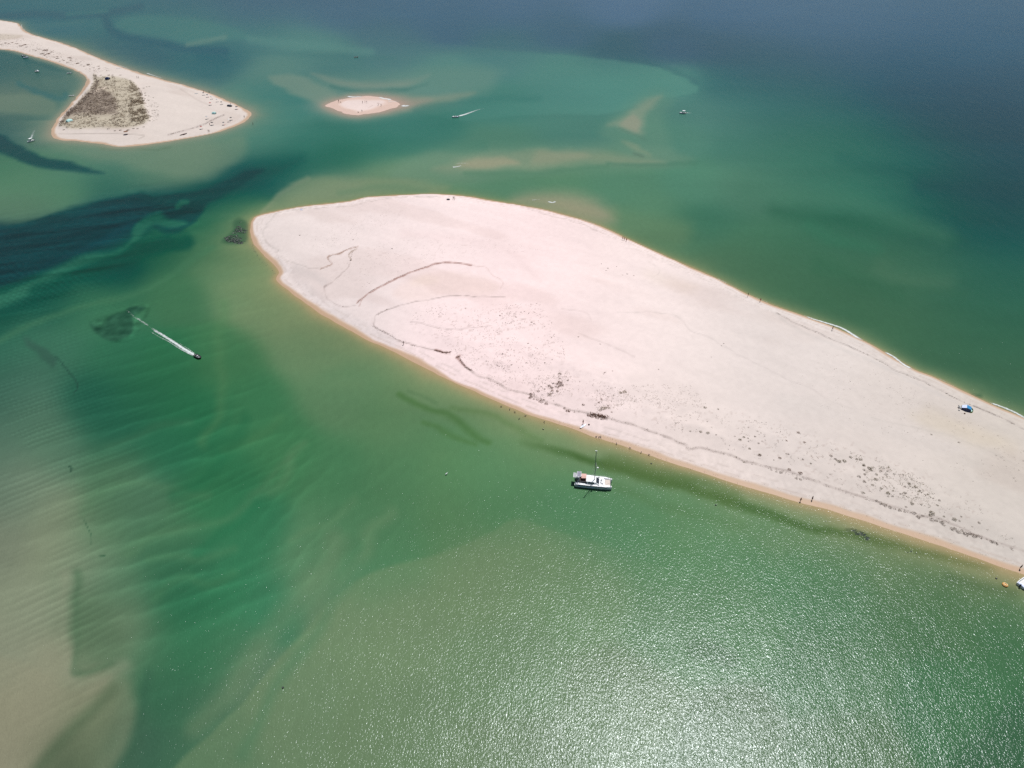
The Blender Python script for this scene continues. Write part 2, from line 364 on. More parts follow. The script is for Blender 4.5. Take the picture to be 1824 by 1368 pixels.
def water_rgb(px, py, x, y):
    C = np.zeros((px.size, 3)); W = np.zeros(px.size)
    ay = np.where(py < 400, 1.9, np.where(py < 800, 1.9 - 0.9 * (py - 400) / 400, 1.0))
    sg = 38.0 + 42 * sstep(1220, 1450, px) * (1 - sstep(620, 760, py)) + 20 * (1 - sstep(0, 80, py))
    for r in CP_:
        d2 = (px - r[0]) ** 2 + ((py - r[1]) * ay) ** 2
        wgt = np.exp(-d2 / (2 * sg ** 2)) + 1e-3 / (1 + d2 / 1600.0) ** 2
        W += wgt; C += wgt[:, None] * r[None, 2:5]
    C /= W[:, None]
    wx = (fbm(x, y, 16, 11) - 0.5); wy = (fbm(x, y, 16, 17) - 0.5)
    sc_ = np.clip((py + 60) / 700, 0.15, 1.3)
    qx, qy = px + wx * 26 * sc_, py + wy * 20 * sc_
    # shallows round each bank
    wob = 1 + 0.5 * (fbm(x, y, 12, 61) - 0.5)
    d = -isl_signed(x, y, "main", 70) * wob
    km = (d < 900); dm = np.maximum(d, 0)
    south = sstep(-25, 25, py - (395 + (px - 448) * 0.352)) * sstep(440, 520, px)
    tip = 1 - sstep(470, 640, px)
    vary = 0.45 + 1.2 * fbm(x, y, 28, 67)
    L1 = 0.65 + 2.4 * south + 0.6 * tip; L2 = 5 + 8 * south + 8 * tip
    L1 = L1 * vary; L2 = L2 * (0.6 + 0.4 * vary)
    blend(C, np.where(km, np.exp(-(dm / L2) ** 1.4), 0), (136,148,106), .86)
    d = -isl_signed(x, y, "left", 90) * wob
    lag = (1 - sstep(80, 180, px)) * (py < 215)
    dl = np.maximum(d, 0); kl = d < 900
    blend(C, np.where(kl, np.exp(-(dl / (17 - 9 * lag)) ** 1.4), 0), (132,148,126), .75)
    d = -isl_signed(x, y, "bar", 90) * wob
    db = np.maximum(d, 0); kb = d < 900
    for f in WF:
        kind, P, wd, soft, col, op = f[:6]
        m = poly_mask(qx, qy, P, soft) if kind == "P" else line_mask(qx, qy, P, wd, soft)
        if len(f) > 6:
            ax, ay_, bx, by = f[6]
            e = np.array([bx - ax, by - ay_]); t = ((px - ax) * e[0] + (py - ay_) * e[1]) / (e @ e)
            m = m * (1 - np.clip(t, 0, 1))
        blend(C, m, col, op)
    # streaks in the sea-grass beds of the channel
    g2 = poly_mask(px, py, [(-60,590),(120,530),(260,440),(350,400),(340,365),(250,340),(100,380),(-60,410)], 30)
    g = np.maximum(g2, 0) * 0.9 + 0.3 * poly_mask(qx, qy, WF[[i for i, f in enumerate(WF) if f[4] == (32,68,70)][0]][1], 6)
    c_, s_ = math.cos(R(20)), math.sin(R(20))
    st = fbm((x * c_ + y * s_) * 0.12, (-x * s_ + y * c_), 5, 31) - 0.5
    st2 = fbm((x * c_ + y * s_) * 0.16, (-x * s_ + y * c_), 2.2, 35) - 0.5
    C *= (1 + (g * (st * 0.38 + st2 * .22)))[:, None]
    g = poly_mask(px, py, [(160,575),(200,560),(240,545),(268,548),(240,600),(200,610)], 4)
    C *= (1 + g * (fbm(x, y, 3.0, 37) - .5) * .5)[:, None]
    # sand waves across the shallows on the left: warped crests with a steep dark lee side
    def crests(ang, lam, warp, wsc, stretch, seed, sharp=2.2):
        c_, s_ = math.cos(R(ang)), math.sin(R(ang))
        u_, v_ = x * c_ + y * s_, -x * s_ + y * c_
        ph = v_ / lam + warp * (fbm(u_ * stretch, v_, wsc, seed) - 0.5) + 0.35 * (fbm(x, y, wsc * .3, seed + 5) - 0.5)
        f_ = ph - np.floor(ph)
        saw = np.where(f_ < .78, f_ / .78, (1 - f_) / .22) ** sharp
        amp = sstep(.30, .62, fbm(u_ * .7, v_, lam * 2.6, seed + 9))
        return (saw - .35) * amp
    reg = np.exp(-((px - 330) / 240) ** 2 - ((py - 900) / 250) ** 2)
    C *= (1 + reg * crests(30, 9.5, 3.2, 38, .5, 41) * 0.17)[:, None]
    C *= (1 + reg * crests(38, 4.2, 2.2, 22, .5, 141) * 0.07)[:, None]
    reg = np.exp(-((px - 560) / 130) ** 2 - ((py - 930) / 150) ** 2)
    C *= (1 + reg * crests(62, 6.5, 2.4, 26, .5, 151) * 0.08)[:, None]
    reg = np.clip(np.exp(-((px - 50) / 180) ** 2 - ((py - 760) / 190) ** 2) + np.exp(-((px - 60) / 130) ** 2 - ((py - 510) / 60) ** 2) + .7 * np.exp(-((px - 120) / 100) ** 2 - ((py - 1110) / 150) ** 2), 0, 1)
    C *= (1 + reg * crests(36, 2.5, 1.6, 15, .4, 47, 1.5) * 0.15)[:, None]
    reg = np.exp(-((px - 250) / 110) ** 2 - ((py - 1290) / 110) ** 2)
    C *= (1 + reg * crests(30, 4.5, 1.6, 15, .4, 57, 1.5) * 0.10)[:, None]
    # broad soft mottling, darker and lighter water everywhere
    mt = fbm(x, y, 60, 53) - 0.5
    near = 0.25 + 0.75 * sstep(80, 500, py)
    C *= (1 + mt * 0.09 * near)[:, None]
    mt = fbm(x * 0.35, y, 22, 59) - 0.5
    C *= (1 + mt * 0.09 * near)[:, None]
    # water colour mixed a little towards grey, more so in the nearer water
    lum = C @ np.array([.3, .59, .11]); a_ = (0.03 + 0.08 * sstep(330, 600, py))[:, None]
    C = C * (1 - a_) + lum[:, None] * np.array([[.99, 1.0, .99]]) * a_
    # tan fringe right at each waterline
    blend(C, np.where(km, np.exp(-(dm / L1) ** 1.3), 0), (178,154,118), .9)
    blend(C, np.where(kl, np.exp(-(dl / (4.5 - 2 * lag)) ** 1.3), 0), (168,154,134), .75)
    blend(C, np.where(kb, np.exp(-(db / 8) ** 1.3), 0), (190,162,148), .85)
    return C

# ------------------------------------------------------------------ reflection of the sky that the sea surface adds (measured), and light level
A_LIGHT = np.array([1.33, 1.33, 1.40])
def sky_add(py):
    t = np.clip((py + 262) / 1630.0, 0, 1)
    s = 0.005 + 0.048 * np.exp(-np.maximum(t - 0.16, 0) * 5.5)
    return s[:, None] * np.array([[1.15, 1.06, 1.3]])

def grid_mesh(name, X, Y, Z, face_keep=None):
    nr, nc = X.shape
    me = bpy.data.meshes.new(name)
    idx = np.arange(nr * nc).reshape(nr, nc)
    f = np.stack([idx[:-1, :-1], idx[:-1, 1:], idx[1:, 1:], idx[1:, :-1]], -1).reshape(-1, 4)
    if face_keep is not None:
        f = f[face_keep.reshape(-1)]
    used = np.zeros(nr * nc, bool); used[f.reshape(-1)] = True
    remap = -np.ones(nr * nc, int); remap[used] = np.arange(used.sum())
    co = np.stack([X, Y, Z], -1).reshape(-1, 3)[used]
    f = remap[f][:, ::-1]
    me.vertices.add(len(co)); me.vertices.foreach_set("co", co.astype(np.float32).reshape(-1))
    me.loops.add(f.size); me.loops.foreach_set("vertex_index", f.astype(np.int32).reshape(-1))
    me.polygons.add(len(f)); me.polygons.foreach_set("loop_start", np.arange(0, f.size, 4, dtype=np.int32))
    me.update(calc_edges=True)
    me.polygons.foreach_set("use_smooth", np.ones(len(f), bool))
    me.validate()
    return me, used
def set_col(me, nm, rgb):
    a = me.color_attributes.new(nm, 'FLOAT_COLOR', 'POINT')
    d = np.ones((len(rgb), 4), np.float32); d[:, :3] = rgb
    a.data.foreach_set("color", d.reshape(-1))

# ------------------------------------------------------------------ water
def y_of_py(py):
    a = PITCH + np.arctan((py - 684.0) / F)
    return H / np.tan(a)
rows = np.concatenate([np.array([20000, 9000, 5500, 3600, 2600, 2000]), y_of_py(np.arange(-60, 0, 12.0)), y_of_py(np.arange(0, 1390, 3.0)),
                       np.array([50, 40, 25, 5, -20, -60, -120])])
cols = np.concatenate([np.linspace(-9000, -1000, 9), np.arange(-800, -60, 40.0), np.arange(-36, 1862, 3.0), np.arange(1880, 2700, 40.0), np.linspace(3000, 11000, 9)])
depth_r = np.maximum(rows * CP + H * SP, 100.0)
GX = (cols[None, :] - 912.0) / F * depth_r[:, None]
GY = np.repeat(rows[:, None], len(cols), 1)
gx, gy = GX.reshape(-1), GY.reshape(-1)
ppx, ppy = project(gx, gy)
ppx = np.clip(ppx, -320, 2250); ppy = np.clip(ppy, -120, 1600)
wc = water_rgb(ppx, ppy, gx, gy)
walb = np.clip((lin(np.clip(wc, 0, 255)) - sky_add(ppy)) / A_LIGHT[None, :], 0.002, 0.8)
me, used = grid_mesh("water", GX, GY, np.zeros_like(GX))
set_col(me, "Col", walb[used])
m, t, b = nt("sea_water")
ca = N(t, "ShaderNodeVertexColor"); ca.layer_name = "Col"
tc = N(t, "ShaderNodeTexCoord")
def mapping(t, tc, scale, rotz=0.0, loc=(0, 0, 0)):
    mp = N(t, "ShaderNodeMapping"); mp.inputs["Scale"].default_value = scale; mp.inputs["Rotation"].default_value = (0, 0, rotz)
    mp.inputs["Location"].default_value = loc
    t.links.new(tc.outputs["Object"], mp.inputs["Vector"]); return mp
def noise(t, vec, scale, detail=3, rough=0.5, dist=0.0):
    n = N(t, "ShaderNodeTexNoise"); n.inputs["Scale"].default_value = scale; n.inputs["Detail"].default_value = detail
    n.inputs["Roughness"].default_value = rough; n.inputs["Distortion"].default_value = dist
    t.links.new(vec.outputs[0], n.inputs["Vector"]); return n
def mth(t, op, a, b_=None):
    n = N(t, "ShaderNodeMath", operation=op)
    for i, v in enumerate((a, b_)):
        if v is None: continue
        if isinstance(v, (int, float)): n.inputs[i].default_value = v
        else: t.links.new(v, n.inputs[i])
    return n.outputs[0]
# waves: wind chop of about a metre, ripples on top of it, and longer low swell
mw = mapping(t, tc, (1.0, 0.62, 1.0), R(-28))
n1 = noise(t, mw, 2.4, 2.5, 0.55, 0.3)
n2 = noise(t, mw, 3.2, 2.0, 0.5)
mw2 = mapping(t, tc, (1.0, 0.4, 1.0), R(-35), (13, 7, 0))
n3 = noise(t, mw2, 0.16, 2, 0.5)
patch = noise(t, mapping(t, tc, (1, 1.6, 1)), 0.018, 2, 0.5)
h = mth(t, 'ADD', mth(t, 'ADD', mth(t, "MULTIPLY", n1.outputs["Fac"], 0.098), mth(t, 'MULTIPLY', n2.outputs["Fac"], 0.030)), mth(t, 'MULTIPLY', n3.outputs["Fac"], 0.16))
bp = N(t, "ShaderNodeBump"); bp.inputs["Distance"].default_value = 1.0
t.links.new(mth(t, 'ADD', 0.72, mth(t, 'MULTIPLY', patch.outputs["Fac"], 0.5)), bp.inputs["Strength"])
t.links.new(h, bp.inputs["Height"]); t.links.new(bp.outputs[0], b.inputs["Normal"])
# water's own colour varies slightly; chop noise also paints wave shading into it
mv = noise(t, mapping(t, tc, (1, 0.5, 1), R(-30)), 0.5, 3, 0.6)
mx = N(t, "ShaderNodeVectorMath", operation='SCALE')
t.links.new(ca.outputs[0], mx.inputs[0])
t.links.new(mth(t, 'ADD', 0.83, mth(t, 'ADD', mth(t, 'MULTIPLY', mv.outputs["Fac"], 0.18), mth(t, 'MULTIPLY', n1.outputs["Fac"], 0.16))), mx.inputs["Scale"])
t.links.new(mx.outputs[0], b.inputs["Base Color"])
b.inputs["Roughness"].default_value = 0.17
b.inputs["IOR"].default_value = 1.333
b.inputs["Specular IOR Level"].default_value = 0.27
b.inputs["Specular Tint"].default_value = (0.88, 0.95, 1.0, 1)
me.materials.append(m)
water = bpy.data.objects.new("water", me); COL.objects.link(water); tag(water, kind='structure')
BUMP = bp

# ------------------------------------------------------------------ sand banks
# colour features on the main bank: (points, width, soft, colour, opacity)
WR = (150,136,130)
SFL = [
 ([(637,543),(658,525),(677,514),(703,501),(735,488),(761,479),(793,472),(819,473),(840,476)], .55, 1.1, (150,108,98), .85),
 ([(840,476),(862,481),(880,493),(896,505),(893,517)], .2, 1.2, (190,165,158), .4),
 ([(640,548),(648,536),(655,528)], .3, 1, (165,125,115), .7),
 ([(572,483),(589,477),(588,470),(586,462),(608,454),(624,446),(637,443)], .5, 1.1, (158,126,110), .8),
 ([(635,447),(626,454),(624,460),(625,466)], .7, 1.2, (150,130,112), .7),
 ([(625,466),(622,477),(608,493),(587,509),(579,514)], .3, 1.0, (165,150,145), .6),
 ([(590,507),(584,512),(579,515)], 1.2, 1.6, (165,150,146), .7),
 ([(579,514),(579,530),(590,540),(611,548),(635,546)], .3, 1.1, (172,158,154), .5),
 ([(496,447),(498,459),(519,467),(550,479),(572,483)], .3, 1.2, (178,168,162), .6),
 ([(498,379),(487,388),(480,398),(472,409),(470,425),(482,440),(496,448)], .6, 2.2, (196,188,182), .5),
 ([(498,379),(545,373),(600,370),(640,365),(677,359),(729,352),(780,352)], .2, 1.0, (178,168,162), .55),
 ([(666,577),(668,566),(676,560),(693,554),(729,543),(770,537),(808,533),(861,531),(900,534)], .3, 1.1, (162,148,144), .65),
 ([(664,578),(668,585),(690,596),(719,612),(756,622),(777,627),(803,633)], .5, 1.4, (158,142,138), .6),
 ([(777,627),(790,630),(803,630)], 1.0, 1.4, (150,112,104), .8),
 ([(814,640),(820,637)], 1.2, 1.2, (150,112,104), .8),
 ([(816,641),(822,648),(829,656)], .8, 1.2, (150,112,104), .8),
 ([(730,577),(752,580),(770,587),(800,592),(830,590),(870,586)], .3, 1.2, (170,155,152), .5),
 ([(829,656),(848,669),(887,685),(906,695),(946,707),(972,717),(1006,729),(1048,740),(1075,746),(1104,754),(1143,765),(1169,775),(1217,794),(1225,801),(1248,800),(1288,811),(1344,830),(1391,842),(1423,851),(1476,870),(1528,887),(1581,903),(1633,920),(1686,933),(1739,957),(1804,978),(1860,1000),(1950,1035)], .8, 1.7, (156,142,136), .5),
 ([(1383,559),(1449,593),(1512,619),(1555,640),(1607,667),(1618,671),(1670,696),(1712,717),(1765,738),(1824,767),(1900,800)], .4, 1.3, (150,142,138), .62),
 ([(940,372),(985,386),(1040,402),(1075,418)], .3, 1.4, (188,172,166), .5),
 ([(640,360),(700,354)], .5, 1.5, (205,192,188), .5),
 ([(1150,465),(1175,485),(1160,500)], .4, 1.6, (205,195,188), .4),
 ([(1030,600),(1060,612),(1100,625),(1130,640)], .4, 2, (196,180,176), .45),
 ([(1100,560),(1170,562),(1210,572),(1225,590),(1270,610),(1300,628),(1340,650),(1400,680),(1440,695),(1480,720),(1520,736)], .3, 1.8, (196,186,182), .45),
 ([(1550,750),(1620,765),(1680,778),(1740,800),(1800,830),(1850,850)], .3, 1.8, (190,184,176), .45),
 ([(1000,555),(1040,560),(1052,572)], .4, 1.8, (205,188,184), .4),
 ([(1380,560),(1400,575),(1440,600),(1500,625),(1560,650),(1640,690),(1700,720)], 1.5, 4, (212,205,200), .5),
 ([(1400,720),(1500,745),(1600,775),(1700,800)], 8, 20, (218,210,204), .35),
 ([(1650,740),(1720,770),(1800,800)], 6, 18, (214,202,184), .4),
 ([(500,470),(540,505),(580,545),(640,580),(700,612)], 5, 8, (222,212,210), .45),
 ([(530,480),(560,495),(575,505)], 4, 7, (212,204,202), .4),
 ([(720,420),(820,430),(900,450),(960,500)], 3, 10, (236,214,212), .35),
 ([(1140,690),(1180,700),(1220,712)], 14, 22, (220,206,200), .25),
 ([(1000,690),(1080,720)], 8, 14, (228,208,206), .3),
]
SFP = [
 ([(700,530),(720,505),(770,490),(820,490),(870,500),(890,515),(870,528),(800,530),(740,540)], 8, (238,216,208), .42),
 ([(735,505),(760,495),(785,502),(770,512),(740,515)], 6, (246,226,216), .5),
 ([(1150,485),(1240,510),(1220,525),(1160,505)], 12, (238,222,210), .4),
 ([(1620,740),(1720,760),(1790,790),(1740,800),(1650,770)], 14, (216,204,184), .4),
]
def sand_pts(nm, step, px0, px1, py0, py1):
    r = y_of_py(np.arange(py0, py1, step)); c = np.arange(px0, px1, step)
    dr = r * CP + H * SP
    X = (c[None, :] - 912.0) / F * dr[:, None]; Y = np.repeat(r[:, None], len(c), 1)
    return X, Y
SAND_A = np.array([1.38, 1.405, 1.435])
def dense_speckle(px, py, x, y, regs, thr, scale, seed):
    v = vnoise(x, y, scale, seed)
    m = np.zeros(px.shape)
    for P, soft, op in regs:
        m = np.maximum(m, poly_mask(px, py, P, soft) * op)
    return m * sstep(thr, thr + 0.12, v)
def build_sand(nm, step, box, hgt, slope, wet, label):
    X, Y = sand_pts(nm, step, *box)
    x, y = X.reshape(-1), Y.reshape(-1)
    s = isl_signed(x, y, nm, 25)
    px, py = project(x, y)
    # ragged swash line
    s = s + (fbm(x, y, 7, 71) - 0.5) * (1.0 if nm == "main" else 2.2 if nm == 'left' else 5.0) * np.exp(-np.abs(s) / 6)
    z = np.where(s > 0, hgt * (1 - np.exp(-s * slope / hgt)), s * slope)
    rel = (fbm(x, y, 18, 73) - 0.5) * 0.35 + (fbm(x, y, 5, 75) - 0.5) * 0.10
    inner = np.clip(s / 12, 0, 1)
    z = z + rel * inner
    if nm == "main":
        # low dune humps under the plants along the southern side, and the old scarps
        dn = poly_mask(px, py, [(780,600),(900,590),(1000,620),(1250,740),(1500,790),(1700,880),(1820,960),(1700,930),(1500,868),(1300,805),(1100,740),(900,680)], 30)
        z = z + dn * (fbm(x, y, 6, 77) * 0.8)
    if nm == "left":
        dn = poly_mask(px, py, [(168,133),(200,138),(240,150),(258,185),(268,215),(240,230),(170,233),(108,226),(140,183)], 8)
        z = z + dn * (fbm(x, y, 9, 79) * 1.6)
    C = np.zeros((x.size, 3))
    if nm == "main":
        # sand tone with the lens cast painted in: rosier middle, greyer east and west
        cp = [(480,420,229,218,213),(560,450,236,223,219),(620,520,234,221,218),(700,400,244,227,224),(800,440,248,230,228),(900,480,251,229,227),(900,560,252,229,228),
              (820,600,250,229,228),(1000,520,249,228,226),(1050,620,247,229,226),(960,680,249,226,224),(1100,700,240,224,220),(1100,520,243,226,222),(1200,560,240,226,221),(1300,640,236,224,219),
              (1250,760,235,221,214),(1400,700,226,216,210),(1500,800,224,213,206),(1400,620,228,218,213),(1600,760,220,210,203),(1600,860,224,214,206),(1750,860,216,208,200),
              (1800,950,214,206,198),(1750,800,212,203,193),(1824,800,210,202,192),(1600,700,219,210,203),(1450,600,224,215,209),(2100,950,205,198,190)]
        W = np.zeros(x.size)
        for r in cp:
            d2 = (px - r[0]) ** 2 + (py - r[1]) ** 2
            g = np.exp(-d2 / (2 * 80.0 ** 2)) + 1e-3 / (1 + d2 / 6400); W += g; C += g[:, None] * np.array(r[2:])[None, :]
        C /= W[:, None]
    else:
        C[:] = (224,213,205) if nm == "left" else (238,220,214)
    if nm == "main":
        qx = px + (vnoise(x, y, 4, 81) - 0.5) * 5; qy = py + (vnoise(x, y, 4, 83) - 0.5) * 4
        brk = vnoise(x, y, 1.6, 85)
        for P, soft, col, op in SFP: blend(C, poly_mask(qx, qy, P, soft), col, op)
        for i, (P, wd, soft, col, op) in enumerate(SFL):
            mm = line_mask(qx, qy, P, wd * 1.35, soft * 1.1)
            if wd < 1.3: mm = mm * np.clip(0.55 + 1.1 * (brk - 0.3), 0.2, 1)
            blend(C, mm, col, op)
        regs = [([(720,560),(800,545),(900,550),(980,580),(1000,640),(900,660),(800,630)], 16, .55),
                ([(820,640),(900,640),(1000,650),(1120,700),(1250,740),(1240,790),(1100,740),(950,700)], 16, .45),
                ([(1220,730),(1330,740),(1500,790),(1650,850),(1760,910),(1800,970),(1600,900),(1400,835)], 14, .55),
                ([(560,400),(700,370),(720,400),(600,440),(540,440)], 20, .22), ([(600,470),(720,430),(880,430),(900,450),(700,480),(620,520)], 14, .3),
                ([(1480,620),(1640,690),(1824,800),(1824,900),(1600,800),(1400,700)], 30, .14)]
        sp = dense_speckle(px, py, x, y, regs, 0.80, 0.8, 87)
        blend(C, sp, (165,146,138), .5)
        # flat damp strip between the drift line and the water, with its own thin lines
        dr_ = np.exp(-((s - 3.2) / 0.35) ** 2) * (vnoise(x, y, 2.0, 89) > 0.45)
        blend(C, dr_, (190,172,160), .35)
        dr_ = np.exp(-((s - 5.6) / 0.3) ** 2) * (vnoise(x, y, 2.5, 90) > 0.5)
        blend(C, dr_, (200,186,178), .35)
        beach = np.exp(-((s - 5) / 4) ** 2)
        C *= (1 + beach * (vnoise(x, y, 0.9, 91) - 0.5) * 0.06)[:, None]
    if nm == "left":
        veg = poly_mask(px, py, [(168,134),(176,141),(200,139),(225,143),(240,151),(250,168),(256,185),(262,205),(267,215),(258,225),(238,230),(210,232),(170,232),(132,232),(109,226),(109,218),(126,198),(141,183),(158,165),(167,150)], 4)
        C *= (1 - (veg * 0.12)[:, None] * np.array([[1.0, 1.0, 1.5]]))
        core = poly_mask(px + (vnoise(x, y, 14, 93) - .5) * 12, py + (vnoise(x, y, 14, 94) - .5) * 6, [(118,212),(132,195),(150,176),(165,165),(185,162),(205,178),(211,195),(208,205),(180,209),(145,208)], 5)
        blend(C, core, (146,132,120), .75)
        blend(C, line_mask(px, py, [(140,182),(150,176),(165,168),(190,160)], 1.2, 1.5), (222,208,192), .9)
        blend(C, line_mask(px, py, [(105,239),(150,240),(200,240),(240,242),(258,244),(248,249)], .3, 1), (178,168,160), .7)
        blend(C, line_mask(px, py, [(300,242),(330,234),(360,225),(385,213),(400,207)], .8, 1.8), (196,184,178), .7)
        blend(C, line_mask(px, py, [(322,160),(340,172),(352,180),(375,190)], .6, 2), (200,188,180), .6)
        blend(C, poly_mask(px, py, [(-60,60),(0,62),(40,64),(20,72),(-60,74)], 3), (190,178,160), .5)
    if nm == "bar":
        blend(C, line_mask(px, py, [(672,184),(680,187),(676,192)], .5, 1.2), (206,184,176), .6)
        blend(C, line_mask(px, py, [(656,192),(664,188)], .4, 1), (206,184,176), .5)
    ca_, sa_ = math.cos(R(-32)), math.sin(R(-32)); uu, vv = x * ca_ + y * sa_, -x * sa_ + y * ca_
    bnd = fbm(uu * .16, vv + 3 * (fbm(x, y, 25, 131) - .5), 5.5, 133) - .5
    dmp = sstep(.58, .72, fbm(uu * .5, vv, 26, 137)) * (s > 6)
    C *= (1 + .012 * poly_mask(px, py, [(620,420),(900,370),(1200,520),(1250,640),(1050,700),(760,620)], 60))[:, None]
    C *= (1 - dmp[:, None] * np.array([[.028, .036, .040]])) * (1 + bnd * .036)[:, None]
    C *= (1 + (fbm(x, y, 30, 95) - 0.5) * 0.045 + (fbm(x, y, 1.4, 97, 2) - 0.5) * 0.035)[:, None]
    # wet sand: a thin film of water darkens it, edge uneven
    ww = wet * (1 + 1.5 * (fbm(x, y, 16, 99) - 0.5))
    south = sstep(-25, 25, py - (395 + (px - 448) * 0.352)) if nm == "main" else 1.0
    ww = ww * (0.62 + 0.38 * south)
    wm = 1 - sstep(0.45, 1.05, s / ww)
    blend(C, wm, (200,168,138) if nm != "bar" else (224,194,178), .95 if nm == "main" else .85)
    keep = (s > -2.5).reshape(X.shape)
    fk = keep[:-1, :-1] | keep[1:, :-1] | keep[:-1, 1:] | keep[1:, 1:]
    me, used = grid_mesh("sand_bank", X, Y, z.reshape(X.shape), fk)
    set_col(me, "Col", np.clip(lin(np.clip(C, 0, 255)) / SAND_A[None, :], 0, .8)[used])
    wa = me.attributes.new("wet", 'FLOAT', 'POINT'); wa.data.foreach_set("value", wm[used].astype(np.float32))
    me.materials.append(M_SAND)
    o = bpy.data.objects.new("sand_bank", me); COL.objects.link(o); tag(o, label=label, kind='structure')
    return (x, y, z)
m, t, b = nt("shell_sand"); M_SAND = m
ca = N(t, "ShaderNodeVertexColor"); ca.layer_name = "Col"
tc = N(t, "ShaderNodeTexCoord")
ng = noise(t, mapping(t, tc, (1, 1, 1)), 2.2, 4, 0.65)
ng2 = noise(t, mapping(t, tc, (1, 0.5, 1), R(20)), 0.35, 4, 0.6)
sc1 = N(t, "ShaderNodeVectorMath", operation='SCALE'); t.links.new(ca.outputs[0], sc1.inputs[0])
t.links.new(mth(t, 'ADD', 0.93, mth(t, 'ADD', mth(t, 'MULTIPLY', ng.outputs["Fac"], 0.08), mth(t, 'MULTIPLY', ng2.outputs["Fac"], 0.06))), sc1.inputs["Scale"])
t.links.new(sc1.outputs[0], b.inputs["Base Color"])
wa = N(t, "ShaderNodeAttribute"); wa.attribute_name = "wet"
t.links.new(mth(t, 'SUBTRACT', 0.95, mth(t, 'MULTIPLY', wa.outputs["Fac"], 0.45)), b.inputs["Roughness"])
b.inputs["Specular IOR Level"].default_value = 0.25
bp = N(t, "ShaderNodeBump"); bp.inputs["Distance"].default_value = 1.0; bp.inputs["Strength"].default_value = 0.5
t.links.new(mth(t, 'ADD', mth(t, 'MULTIPLY', ng.outputs["Fac"], 0.06), mth(t, 'MULTIPLY', ng2.outputs["Fac"], 0.22)), bp.inputs["Height"])
t.links.new(bp.outputs[0], b.inputs["Normal"])
GZ = {}
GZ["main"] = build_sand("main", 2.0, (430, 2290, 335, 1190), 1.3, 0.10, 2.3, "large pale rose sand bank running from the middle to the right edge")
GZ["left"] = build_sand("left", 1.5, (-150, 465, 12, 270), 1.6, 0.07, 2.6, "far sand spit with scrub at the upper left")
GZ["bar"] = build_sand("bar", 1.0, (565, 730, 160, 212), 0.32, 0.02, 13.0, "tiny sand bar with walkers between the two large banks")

# ground height under a point, by the nearest grid vertex
def ground(nm, P):
    x, y, z = GZ[nm]
    i = np.argmin((x - P[0]) ** 2 + (y - P[1]) ** 2)
    return max(float(z[i]), 0.0)
_bins = {}
def gh(nm, P):
    if nm not in _bins:
        x, y, z = GZ[nm]; B = {}
        ix, iy = (x // 6).astype(int), (y // 6).astype(int)
        key = ix * 100000 + iy
        order = np.argsort(key); k = key[order]; st = np.flatnonzero(np.r_[True, k[1:] != k[:-1]])
        for a, e in zip(st, np.r_[st[1:], len(k)]): B[int(k[a])] = order[a:e]
        _bins[nm] = B
    x, y, z = GZ[nm]; best = None
    cx, cy = int(P[0] // 6), int(P[1] // 6)
    ids = _bins[nm].get(cx * 100000 + cy)
    if ids is None: return 0.0
    i = ids[np.argmin((x[ids] - P[0]) ** 2 + (y[ids] - P[1]) ** 2)]
    return max(float(z[i]), 0.0)
def on(nm, px, py):
    p = at(px, py, 1.0 if nm == "main" else 0.8); zz = gh(nm, p)
    p = at(px, py, zz); return p


